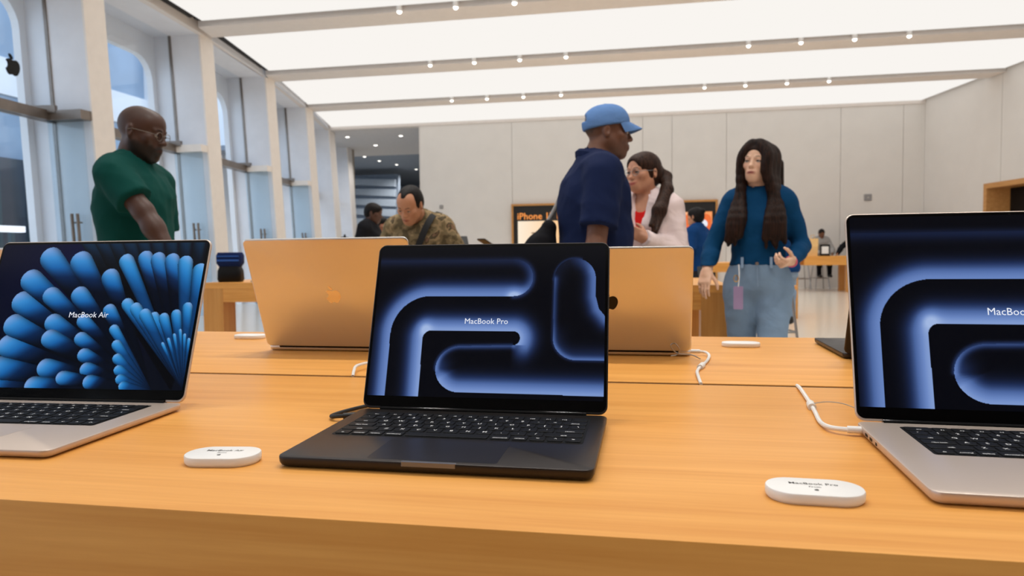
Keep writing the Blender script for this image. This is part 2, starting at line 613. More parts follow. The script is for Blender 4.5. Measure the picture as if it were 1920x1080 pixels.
for k, (a, b) in enumerate(zip(FIN_Y[:-1], FIN_Y[1:])):
    w = root('window_%d' % (k + 1), (0, 0, 0), kind='structure')
    a1 = a + FIN_W
    facade_strip(MB(), a1, b, GLASS_IN, 0.02, 3.16, CEIL).build('pane', 'glass', w)
    facade_strip(MB(), a1, b, GLASS_IN, 0.02, 0.0, 3.02).build('pane', 'glass', w) if k not in (5, 6, 7, 8) else None
    facade_strip(MB(), a1, b, GLASS_IN - 0.07, 0.18, 3.02, 3.16).build('transom', 'bronze', w)
    facade_strip(MB(), b - 0.018, b, GLASS_IN - 0.015, 0.05, 0.0, CEIL).build('mullion', 'bronze', w)
    # pale outer surround with a round-cornered opening
    L = b - a1
    cy, inner = (a1 + b) / 2, []
    for (yy, zz) in rrect(L - 0.24, 8.7, 0.42, 6, 0, 0.40):
        inner.append((cy + yy, zz))
    outer = []
    for i in range(len(inner)):
        q = i // 7
        outer.append(((b, b, a1, a1)[(0, 3, 3, 0)[q]] if False else (b if q in (0, 3) else a1), CEIL if q in (0, 1) else -4.0))
    mb = MB()
    n = len(inner)
    def px(y, off):
        return fin_x(y) - FIN_D - off
    vs = []
    for off in (0.0, 0.12):
        vs += [(px(y, off) + SHEAR * z, y, z) for y, z in inner] + [(px(y, off) + SHEAR * z, y, z) for y, z in outer]
    fs = []
    for i in range(n):
        j = (i + 1) % n
        fs.append((i, j, n + j, n + i))
        fs.append((2 * n + j, 2 * n + i, 3 * n + i, 3 * n + j))
        fs.append((j, i, 2 * n + i, 2 * n + j))
    mb.add(vs, fs)
    mb.build('surround', 'ext_white', w)

DOOR_Y = [8.9, 12.1, 15.25, 18.6]
for k, y in enumerate(DOOR_Y):
    d = root('door_%d' % (k + 1), (0, 0, 0), kind='structure')
    x = fin_x(y)
    y0, y1 = y - 0.16, y - 0.13
    MB().hexa([(x - 0.58, y0), (x - 0.03, y0), (x - 0.03, y1), (x - 0.58, y1)], 0.02, 3.02, shear=SHEAR).build('door_leaf', 'door_glass', d)
    MB().hexa([(x - 0.62, y0 - 0.04), (x - 0.005, y0 - 0.04), (x - 0.005, y - 0.004), (x - 0.62, y - 0.004)], 3.02, 3.15, shear=SHEAR).build('top_rail', 'fin_edge' if k else 'bronze', d)
    MB().hexa([(x - 0.95, y0 - 0.14), (x - 0.40, y0 - 0.05), (x - 0.40, y0 + 0.0), (x - 0.95, y0 + 0.02)], 3.12, 3.22, shear=SHEAR).build('closer_arm', 'bronze', d)
    for dx in (0.17, 0.26):
        hb = MB()
        hb.tube([(x - dx + SHEAR * 0.7, y0 - 0.06, 0.7), (x - dx + SHEAR * 1.72, y0 - 0.06, 1.72)], 0.022, 10)
        for z in (0.85, 1.6):
            hb.tube([(x - dx + SHEAR * z, y0 - 0.06, z), (x - dx + SHEAR * z, y0 + 0.01, z)], 0.012, 8)
        hb.build('handle', 'bronze', d, True)

# hanging dark emblem on the glass of the bay at the left edge of the photo
em = link('window_emblem', emblem(0.25, 0.02, 'black'), None, (-7.522, 7.55, 3.448), (0, 0, math.radians(-84)))
tag(em, 'dark apple shaped emblem hanging inside the glass at the left edge', 'emblem')

# --- back wall with jointed panels
wall_back = tag(MB().box(-7.03, right_x(22) + 0.2, 22.05, 22.4, 0, 5.5).build('wall_back', 'wall_joint'), kind='structure')
SEAMS = [-7.03, -4.08, -0.106, 0.75, 2.306, 5.44, 7.083, right_x(22)]
for a, b in zip(SEAMS[:-1], SEAMS[1:]):
    MB().box(a + 0.005, b - 0.005, 22.0, 22.06, 0.0, CEIL - 0.06).build('wall_panel', 'wall', wall_back)
MB().box(-7.06, -7.03, 22.0, 22.4, 0, 5.5).build('wall_return', 'wall', wall_back)

# --- right wall with a recessed oak display niche
wall_right = root('wall_right', (0, 0, 0), kind='structure')


def rw(mb, y0, y1, z0, z1, dx0=0.0, dx1=0.3, m=0):
    return mb.hexa([(right_x(y0) + dx0, y0), (right_x(y0) + dx1, y0), (right_x(y1) + dx1, y1), (right_x(y1) + dx0, y1)], z0, z1, m)


rw(MB(), 19.39, 22.05, 0, 5.5).build('wall_panel', 'wall', wall_right)
rw(MB(), 18.82, 19.39, 2.66, 5.5).build('wall_panel', 'wall', wall_right)
rw(MB(), 14.6, 18.80, 2.66, 5.5).build('wall_panel', 'wall', wall_right)
rw(MB(), 4.0, 14.58, 0, 5.5).build('wall_panel', 'wall', wall_right)
rw(MB(), -12, 3.98, 0, 5.5).build('wall_panel', 'wall', wall_right)
rw(MB(), 14.5, 19.4, 0, 2.7, 0.62, 0.7).build('niche_back', 'wall', wall_right)

nic = wall_right
def nrw(y0, y1, z0, z1, a, b, o=(0.0, 0.0)):
    mb = MB()
    ox, oy = o
    return mb.hexa([(right_x(y0) + a - ox, y0 - oy), (right_x(y0) + b - ox, y0 - oy), (right_x(y1) + b - ox, y1 - oy), (right_x(y1) + a - ox, y1 - oy)], z0, z1)
nrw(19.27, 19.39, 0.0, 2.66, -0.02, 0.6).build('niche_jamb', 'oak_frame', nic)
nrw(14.62, 14.74, 0.0, 2.66, -0.02, 0.6).build('niche_jamb', 'oak_frame', nic)
nrw(14.74, 19.27, 2.54, 2.66, -0.02, 0.6).build('niche_header', 'oak_frame', nic)
nrw(14.74, 19.27, 0.0, 2.54, 0.5, 0.6).build('niche_panel', 'black', nic)
MT['blue_glow'] = emit('blue niche screen', (40, 90, 190), 0.8)
MT['rust_glow'] = emit('dim red niche screen', (90, 40, 40), 0.5)
scr = root('wall_screen', (right_x(17.8) + 0.48, 17.8, 0), 0, 'dark screen with a blue glow inside the oak niche on the right wall', 'screen')
oo = (right_x(17.8) + 0.48, 17.8)
nrw(17.0, 18.5, 1.0, 2.35, 0.45, 0.495, oo).build('casing', 'bezel', scr)
nrw(17.2, 17.95, 1.2, 2.2, 0.44, 0.45, oo).build('picture', 'blue_glow', scr)
nrw(18.05, 18.35, 1.3, 2.1, 0.44, 0.45, oo).build('picture', 'rust_glow', scr)

# --- wall behind the photographer
tag(MB().box(-9, right_x(-12), -12.3, -12.0, 0, 5.5).build('wall_front', 'bronze'), kind='structure')

# wall plates
for i, (x, z, w_, h_, lab) in enumerate([(-6.358, 2.58, 0.12, 0.12, 'small square grey sensor plate on the left part of the back wall'), (6.176, 2.57, 0.20, 0.18, 'small pale grey sensor plate on the back wall near the right corner')]):
    r = root('wall_sensor', (x, 21.985, z), 0, lab, 'sensor')
    slab_mb = MB()
    slab(slab_mb, w_, h_, 0.02, [(0.0, 0.0), (0.012, 0.0), (0.018, 0.006)])
    slab_mb.build('plate', 'ceil', r, True, rot=(math.radians(90), 0, 0))
    MB().lathe([(0.02, 0.0), (0.02, 0.008), (0.012, 0.012)], 12).build('lens', 'wall_joint', r, True, loc=(0, -0.017, 0), rot=(math.radians(90), 0, 0))

# --- the mall corridor that opens between the glass front and the back wall
MT['mall_grey'] = plain('mall grey board', (205, 203, 203), 0.7, var=0.02)
MT['mall_dark'] = plain('mall slate blue', (134, 146, 162), 0.7, var=0.04)
MT['mall_slat'] = plain('mall pale slats', (168, 180, 194), 0.6, var=0.02)
MT['mall_tan'] = plain('mall tan trim', (178, 164, 146), 0.6, var=0.02)
tag(MB().hexa([(-13.0, 22.12), (-6.6, 22.12), (-6.6, 28), (-13.0, 28)], 5.12, 5.3).build('corridor_ceiling', 'mall_grey'), kind='structure')
tag(MB().hexa([(-22.0, 28), (-5.0, 28), (-5.0, 45), (-22.0, 45)], 5.6, 5.8).build('corridor_ceiling', 'mall_dark'), kind='structure')
far = tag(MB().box(-24, -5, 45, 45.4, 0, 5.8).build('wall_corridor_end', 'mall_dark'), kind='structure')
tag(MB().box(-6.95, -6.6, 22.4, 45, 0, 5.8).build('wall_corridor_side', 'mall_dark'), kind='structure')
col_ = tag(MB().hexa([(-11.5, 25.9), (-11.05, 25.9), (-11.05, 26.3), (-11.5, 26.3)], 0, 5.12).build('column', 'mall_tan'), 'tan column beside the last bay of the glass front', 'column')
stair = root('escalator', (-14.6, 36, 0), 0, 'pale slatted side of an escalator far down the mall corridor', 'escalator')
for i in range(5):
    z0 = 2.55 + i * 0.52
    mb = MB()
    mb.add([(-1.8, 0, z0 + 0.24), (1.7, 0, z0), (1.7, 0, z0 + 0.38), (-1.8, 0, z0 + 0.52), (-1.8, 0.2, z0 + 0.24), (1.7, 0.2, z0), (1.7, 0.2, z0 + 0.38), (-1.8, 0.2, z0 + 0.52)],
           [(0, 1, 2, 3), (7, 6, 5, 4), (0, 4, 5, 1), (1, 5, 6, 2), (2, 6, 7, 3), (3, 7, 4, 0)])
    mb.build('slat', 'mall_slat', stair)
MB().box(-1.9, 1.8, 0.2, 0.5, 0.0, 5.3).build('body', 'mall_dark', stair)
MB().box(-1.9, 1.8, -0.05, 0.2, 2.2, 2.36).build('handrail', 'mall_tan', stair)
DL = None
for (x, y, z) in [(-9.98, 23.2, 5.12), (-8.15, 23.4, 5.12), (-9.75, 25.2, 5.12), (-12.6, 29.6, 5.6), (-12.7, 31.4, 5.6), (-12.6, 33, 5.6), (-12.3, 34.6, 5.6), (-12.0, 36.8, 5.6)]:
    r = root('downlight', (x, y, z), 0, 'small round downlight in the grey ceiling of the mall corridor' if z < 5.3 else 'small round downlight in the slate ceiling far down the mall corridor', 'downlight', 'corridor downlights, near' if z < 5.3 else 'corridor downlights, far')
    if DL is None:
        DL = (MB().lathe([(0.10, 0.0), (0.10, -0.02), (0.075, -0.025)], 16).mesh('ring', 'white', True), MB().lathe([(0.074, -0.02), (0.06, -0.03)], 16).mesh('lamp_face', 'lamp', True))
    link('ring', DL[0], r)
    link('lamp_face', DL[1], r)
    ld = bpy.data.lights.new('downlight_lamp', 'SPOT')
    ld.energy = 110.0 if z < 5.3 else 260.0
    ld.spot_size = math.radians(150)
    ld.spot_blend = 0.6
    ld.shadow_soft_size = 0.08
    ld.color = (1.0, 0.97, 0.93)
    lo = bpy.data.objects.new('lamp', ld)
    COL.objects.link(lo)
    lo.parent = r
    lo.location = (0, 0, -0.06)

# --- concourse outside the glass
MT['ext_blue'] = plain('concourse blue glass', (140, 164, 190), 0.15, var=0.06, scale=0.6)
MT['ext_dark'] = plain('concourse dark glass', (54, 66, 80), 0.2, var=0.10, scale=0.9)
MT['ext_mull'] = plain('concourse mullion', (40, 72, 84), 0.4, var=0)
cw = root('wall_concourse', (-19.0, 0, 0), kind='structure')
for i in range(9):
    y = 8.0 + i * 4.2
    MB().box(0, 0.5, y, y + 1.3, 0, 12).build('rib', 'ext_white', cw)
    MB().box(-0.4, 0.1, y + 1.3, y + 4.2, 4.1, 6.0).build('band', 'ext_blue', cw)
    MB().box(-0.3, 0.2, y + 1.3, y + 4.2, 6.0, 7.1).build('band', 'ext_white', cw)
    MB().box(-0.4, 0.1, y + 1.3, y + 4.2, 7.1, 9.0).build('band', 'ext_blue', cw)
    MB().box(-0.3, 0.2, y + 1.3, y + 4.2, 9.0, 12.0).build('band', 'ext_white', cw)
    MB().box(-0.5, 0.3, y + 1.3, y + 4.2, 0.0, 4.1).build('shop_window', 'ext_dark', cw)
    for t in (0.25, 1.35, 2.45):
        MB().box(0.3, 0.4, y + 1.3 + t, y + 1.42 + t, 0.0, 4.1).build('mullion', 'ext_mull', cw)
MT['ext_sign'] = emit('lit white strip', (240, 246, 255), 1.6)
MT['ext_green'] = emit('lit green sign', (20, 190, 150), 0.9)
ls = tag(MB().box(-14.6, -14.4, 11.0, 14.6, 1.72, 1.86).build('light_strip', 'ext_sign'), 'bright white light strip over a kiosk outside the glass at far left', 'light')
kiosk = root('kiosk', (-14.6, 12.6, 0), 0, 'dim kiosk with a green sign outside the glass at far left', 'kiosk')
MB().box(-0.5, 0.05, -1.7, 2.1, 0.0, 1.0).build('counter', 'ext_dark', kiosk)
MB().box(-0.5, 0.10, -1.7, 2.1, 1.0, 1.05).build('counter_top', 'ext_white', kiosk)
for yy in (-1.7, 2.0):
    MB().box(-0.3, -0.2, yy, yy + 0.1, 1.05, 1.72).build('post', 'ext_mull', kiosk)
MB().box(-0.02, 0.06, 0.35, 0.75, 1.2, 1.62).build('sign', 'ext_green', kiosk)
# ================================================================== tables
def oak_table(name, label, x0, x1, y0, y1, top=TABLE, apron=0.15, leg=0.15, legs=None):
    cx, cy = (x0 + x1) / 2, (y0 + y1) / 2
    r = root(name, (cx, cy, 0), 0, label, 'table', 'oak shop tables')
    a, b, c, d = x0 - cx, x1 - cx, y0 - cy, y1 - cy
    MB().box(a, b, c, d, top - 0.045, top).build('tabletop', 'oak', r)
    MB().box(a + leg, b - leg, c + 0.004, c + 0.05, top - apron, top - 0.045).build('apron', 'oak', r)
    MB().box(a + leg, b - leg, d - 0.05, d - 0.004, top - apron, top - 0.045).build('apron', 'oak', r)
    MB().box(a + 0.004, a + 0.05, c + leg, d - leg, top - apron, top - 0.045).build('apron', 'oak', r)
    MB().box(b - 0.05, b - 0.004, c + leg, d - leg, top - apron, top - 0.045).build('apron', 'oak', r)
    lm = MB().box(0, leg, 0, leg, 0, top - 0.045).mesh('leg', 'oak_end')
    for lx in (legs or (a + 0.002, b - leg - 0.002)):
        for ly in (c + 0.002, d - leg - 0.002):
            link('leg', lm, r, (lx, ly, 0))
    return r


TX0, TX1, TY0, TYS, TY1 = -2.45, 1.80, 0.523, 1.1542, 1.7953
near = root('display_table', ((TX0 + TX1) / 2, TYS, 0), 0, 'large oak display table in the foreground carrying the open laptops', 'table', 'oak shop tables')
hw = (TX1 - TX0) / 2


def top_half(ya, yb):
    """thick board with softly rounded edges"""
    mb = MB()
    lv = [(TABLE - 0.16, 0.0), (TABLE - 0.0022, 0.0), (TABLE - 0.0006, 0.0006), (TABLE, 0.0022)]
    mb.rings([[(-hw + i, ya + i * 0.7, z), (hw - i, ya + i * 0.7, z), (hw - i, yb - i * 0.7, z), (-hw + i, yb - i * 0.7, z)] for z, i in lv])
    return mb


top_half(TY0 - TYS, -0.0075).build('tabletop', 'oak', near, True)
top_half(0.0075, TY1 - TYS).build('tabletop', 'oak', near, True)
MB().box(-hw + 0.01, hw - 0.01, -0.0075, 0.0075, TABLE - 0.14, TABLE - 0.0022).build('cable_groove', 'gap', near)
for lx in (-hw + 0.003, hw - 0.163):
    for ly in (TY0 - TYS + 0.003, TY1 - TYS - 0.163):
        MB().box(lx, lx + 0.16, ly, ly + 0.16, 0, TABLE - 0.16).build('leg', 'oak_end', near)

oak_table('shop_table', 'oak table with a dark bag on its end, behind the left laptops', -3.40, -1.05, 5.05, 6.35, leg=0.17)
oak_table('shop_table', 'oak table whose corner leg stands beside the woman in jeans', -0.98, 0.485, 4.46, 5.70, leg=0.16)
oak_table('shop_table', 'distant oak table with one leg visible beyond the woman in jeans', 0.10, 2.40, 12.2, 13.4, leg=0.11)
oak_table('shop_table', 'farthest oak table, where a person sits on a stool by the wall', 3.92, 7.0, 19.9, 20.75, top=0.94, apron=0.24, leg=0.14, legs=(-0.36, 1.35))


# ================================================================== laptop pictures
def path_field(pts, X, Y, asp):
    """distance to a polyline and on which side of it each point lies (positive = right hand side)"""
    P = np.array(pts, float)
    P[:, 0] *= asp
    best = np.full(X.shape, 1e9)
    side = np.zeros(X.shape)
    tt = np.zeros(X.shape)
    n = len(P) - 1
    for i in range(n):
        a, b = P[i], P[i + 1]
        d = b - a
        L2 = d @ d + 1e-12
        t = np.clip(((X - a[0]) * d[0] + (Y - a[1]) * d[1]) / L2, 0, 1)
        ex, ey = X - a[0] - t * d[0], Y - a[1] - t * d[1]
        q = np.hypot(ex, ey)
        m = q < best - 1e-9
        best = np.where(m, q, best)
        side = np.where(m, np.sign(d[0] * (Y - a[1]) - d[1] * (X - a[0])), side)
        tt = np.where(m, (i + t) / n, tt)
    return best, side, tt


def arc(cx, cy, rx, ry, a0, a1, n=14):
    return [(cx + rx * math.cos(math.radians(a0 + (a1 - a0) * k / n)), cy + ry * math.sin(math.radians(a0 + (a1 - a0) * k / n))) for k in range(n + 1)]


def srgb2lin(c):
    c = np.clip(c / 255.0, 0, 1)
    return np.where(c <= 0.04045, c / 12.92, ((c + 0.055) / 1.055) ** 2.4)


def picture_tubes(U, V):
    asp = 1.54
    X, Y = U * asp, V
    ax = 1 / asp
    I = np.zeros(U.shape)
    g = lambda d, w: np.exp(-(d / w) ** 2)
    # upper tube: open to the left, rounded end, then down the left side
    upper = [(-0.3, 0.086), (0.60, 0.088)] + arc(0.612, 0.213, 0.125 * ax, 0.125, -90, 90)
    lower = [(0.612, 0.338)] + [(0.246, 0.338)] + arc(0.246, 0.598, 0.169, 0.26, -90, -180, 16) + [(0.080, 1.3)]
    d, s, t = path_field(upper + lower[1:], X, Y, asp)
    inside = s > 0
    dl, sl, tl = path_field(lower, X, Y, asp)
    du, su, tu = path_field(upper, X, Y, asp)
    I += np.where(inside, 0.80 * g(dl, 0.080), 0)
    I += np.where(inside, 0.42 * g(du, 0.045), 0.30 * g(du, 0.020)) * np.clip(0.35 + tu * 1.0, 0, 1)
    # second tube: wide glow around a dark finger shape
    finger = [(0.229, 1.3), (0.224, 0.67)] + arc(0.259, 0.625, 0.035, 0.055, 180, 270, 8) + [(0.617, 0.570)] + arc(0.619, 0.616, 0.046 * ax, 0.046, -90, 90, 10)
    d, s, t = path_field(finger, X, Y, asp)
    out = s < 0
    I += np.where(out & (Y < 1.2), 0.95 * g(d, 0.088), 0.0) 
    I += 0.30 * np.exp(-(((U - 0.228) * asp) ** 2 + (V - 0.545) ** 2) / 0.05 ** 2) * out
    # lower pill
    rim = [(0.619, 0.662), (0.415, 0.670)] + arc(0.400, 0.818, 0.108, 0.148, -90, -180, 12)
    low = arc(0.400, 0.818, 0.108, 0.150, 180, 90, 12) + [(1.3, 0.970)]
    d, s, t = path_field(rim + low[1:], X, Y, asp)
    ins = (s < 0) & (V > 0.66)
    dr, _, tr = path_field(rim, X, Y, asp)
    dl, _, tl = path_field(low, X, Y, asp)
    I = I * (1 - ins * np.clip((0.68 - U) / 0.07, 0, 1))
    I += np.where(ins, 0.92 * g(dl, 0.088) * np.clip(0.35 + tl * 2.2, 0, 1) + 0.40 * g(dr, 0.022), 0.28 * g(dr, 0.014) * (U < 0.62))
    I *= np.where((V > 0.972) & (U > 0.36), 0.10, 1.0)
    # tall pill on the right
    el = [(1.3, 0.752), (0.885, 0.750)] + arc(0.885, 0.61, 0.098, 0.14, 90, 180, 12) + [(0.785, 0.225)]
    er = arc(0.872, 0.222, 0.088, 0.137, 180, 360, 18) + [(0.961, 0.34), (0.975, 0.42), (1.01, 0.485), (1.3, 0.56)]
    d, s, t = path_field(el + er[1:], X, Y, asp)
    ins = s > 0
    dl, _, tl = path_field(el, X, Y, asp)
    dr, _, tr = path_field(er, X, Y, asp)
    I += np.where(ins, 0.62 * g(dr, 0.062) * np.clip((tr - 0.25) * 2.2, 0.15, 1) + 0.34 * g(dl, 0.024) + 0.25 * g(dl, 0.08) * np.clip((V - 0.50) / 0.18, 0, 1), 0.22 * np.minimum(1, g(dl, 0.012) + g(dr, 0.012) * (tr < 0.5)))
    I = np.clip(I, 0, 1.1)
    st = np.array([0, 0.25, 0.55, 0.85, 1.1])
    cs = np.array([[4, 5, 11], [28, 42, 78], [74, 100, 156], [108, 136, 194], [160, 182, 224]])
    return srgb2lin(np.stack([np.interp(I, st, cs[:, k]) for k in range(3)], -1))


def picture_petals(U, V):
    asp = 1.48
    X, Y = U * asp, V
    img = np.zeros(U.shape + (3,)) + np.array([4, 8, 20])
    img[..., 2] += 26 * np.clip(1 - np.hypot(X - 0.6, Y - 0.1), 0, 1)
    st = np.array([0, 0.06, 0.13, 0.20, 0.30, 1.0])
    cs = np.array([[112, 150, 204], [52, 128, 192], [22, 92, 158], [6, 34, 72], [3, 9, 24], [2, 5, 13]])
    cs2 = np.array([[110, 158, 212], [54, 138, 200], [34, 116, 182], [22, 92, 154], [13, 60, 110], [4, 14, 34]])

    def petal(tip, base, w, stops, bend=0.0):
        ax_, ay = tip[0] * asp, tip[1]
        bx, by = base[0] * asp, base[1]
        L = math.hypot(bx - ax_, by - ay)
        dx, dy = (bx - ax_) / L, (by - ay) / L
        s = (X - ax_) * dx + (Y - ay) * dy - w
        l = -(X - ax_) * dy + (Y - ay) * dx
        t = np.clip(s / (L - w), 0, 1)
        l = l - bend * np.sin(t * math.pi) * L
        hw_ = w * (1 - t) ** 0.85 + 0.002
        tip_in = (s < 0) & (np.hypot(s, l) < w)
        m = ((s >= 0) & (s < L - w) & (np.abs(l) < hw_)) | tip_in
        tt = np.clip((s + w) / L, 0, 1)
        shade = np.clip(1.05 - 0.55 * np.abs(l / hw_) ** 3, 0.2, 1.1)
        side = np.clip(l / hw_, -1, 1)
        col = np.stack([np.interp(np.clip(tt + 0.05 * side, 0, 1), st, stops[:, k]) for k in range(3)], -1) * shade[..., None]
        img[m] = col[m]

    O1, O2 = (0.86, 1.0), (1.0, 0.99)
    for a in range(10):                                   # faint far blades
        x = 0.36 + a * 0.075
        petal((x, -0.12), (0.95, 1.0), 0.045, cs * 0.35)
    ring1 = [(0.372, 0.07), (0.211, 0.045), (0.135, 0.215), (0.115, 0.38), (0.10, 0.55), (0.095, 0.70), (0.07, 0.86), (0.02, 1.0)]
    for t in ring1[::-1]:
        petal(t, O1, 0.078, cs)
    for t in [(0.543, 0.19), (0.405, 0.325), (0.262, 0.335), (0.30, 0.53), (0.30, 0.645), (0.31, 0.855), (0.27, 0.985)]:
        petal(t, O1, 0.062, cs)
    for t in [(0.575, 0.44), (0.455, 0.52), (0.46, 0.645), (0.49, 0.76), (0.515, 0.86), (0.41, 0.925), (0.54, 0.95)]:
        petal(t, O1, 0.046, cs)
    for t in [(0.62, 0.58), (0.645, 0.685), (0.66, 0.78), (0.675, 0.86), (0.69, 0.925), (0.71, 0.975)]:
        petal(t, O1, 0.033, cs2)
    for t in [(0.607, 0.085), (0.70, 0.06), (0.765, 0.07), (0.837, 0.078), (0.905, 0.095), (0.985, 0.15)]:
        petal(t, O2, 0.052, cs2 if t[0] > 0.85 or t[0] < 0.65 else cs)
    for t in [(0.80, 0.49), (0.848, 0.495), (0.905, 0.47), (0.955, 0.42)]:
        petal(t, O2, 0.034, cs2)
    for t in [(0.655, 0.40), (0.70, 0.43), (0.75, 0.47)]:
        petal(t, O2, 0.040, cs2)
    for k in range(7):                                    # thin bright ribs near the pivot
        petal((0.87 + 0.024 * k, 0.60 + 0.03 * abs(k - 3)), O2, 0.010, cs2)
    return srgb2lin(img)


def display_mesh(w, h, nx, ny, func):
    us, vs_ = np.linspace(0, 1, nx + 1), np.linspace(0, 1, ny + 1)
    U, V = np.meshgrid(us, vs_, indexing='xy')
    img = func(U, V)
    co = np.stack([(U - 0.5) * w, np.zeros_like(U), (0.5 - V) * h], -1).reshape(-1, 3)
    i = np.arange(nx * ny)
    r, c = i // nx, i % nx
    a = r * (nx + 1) + c
    quads = np.stack([a, a + nx + 1, a + nx + 2, a + 1], -1).astype(np.int32)
    me = bpy.data.meshes.new('display')
    me.vertices.add(len(co))
    me.vertices.foreach_set('co', co.ravel())
    me.loops.add(quads.size)
    me.loops.foreach_set('vertex_index', quads.ravel())
    me.polygons.add(len(quads))
    me.polygons.foreach_set('loop_start', np.arange(len(quads), dtype=np.int32) * 4)
    me.update(calc_edges=True)
    at = me.attributes.new('picture', 'FLOAT_COLOR', 'POINT')
    rgba = np.ones((len(co), 4), np.float32)
    rgba[:, :3] = img.reshape(-1, 3)
    at.data.foreach_set('color', rgba.ravel())
    me.materials.append(MT['screen'])
    return me


# ================================================================== laptops
KEYROWS = [
    [('esc', 1.5)] + [('F%d' % i, 1) for i in range(1, 13)] + [('', 1)],
    [(c, 1) for c in '`1234567890-='] + [('delete', 1.5)],
    [('tab', 1.5)] + [(c, 1) for c in 'QWERTYUIOP[]'] + [('\\', 1)],
    [('caps lock', 1.75)] + [(c, 1) for c in "ASDFGHJKL;'"] + [('return', 1.75)],
    [('shift', 2.25)] + [(c, 1) for c in 'ZXCVBNM,./'] + [('shift', 2.25)],
    [('fn', 1), ('control', 1), ('option', 1), ('command', 1.25), ('', 5), ('command', 1.25), ('option', 1), ('<', 1), ('^', 1), ('>', 1)]]
KEY_ME = {}


def key_mesh(s, u, pitch):
    k = (s, u, pitch)
    if k in KEY_ME:
        return KEY_ME[k]
    w, d, h = u * pitch - 0.0030, pitch * 0.955 - 0.0030, 0.0011
    mb = MB()
    slab(mb, w, d, 0.0016, [(0, 0), (h * 0.75, 0), (h, 0.0004)], n=2)
    if s:
        one = len(s) == 1
        tm = text_mesh(s, 0.0068 if one else 0.0040, 'legend', bold=0.0001)
        vs = [(v.co.x, v.co.y - (0.0 if one else 0.0035), h + 0.00012) for v in tm.vertices]
        mb.add(vs, [tuple(p.vertices) for p in tm.polygons], 1)
    KEY_ME[k] = mb.mesh('key', ['key', 'legend'])
    return KEY_ME[k]


def fit_text(s, width, mat, bold=0.0):
    me = text_mesh(s, 1.0, mat, bold=bold).copy()
    xs_ = [v.co.x for v in me.vertices]
    k = width / (max(xs_) - min(xs_))
    c = (max(xs_) + min(xs_)) / 2
    for v in me.vertices:
        v.co = ((v.co.x - c) * k, v.co.y * k, v.co.z)
    return me


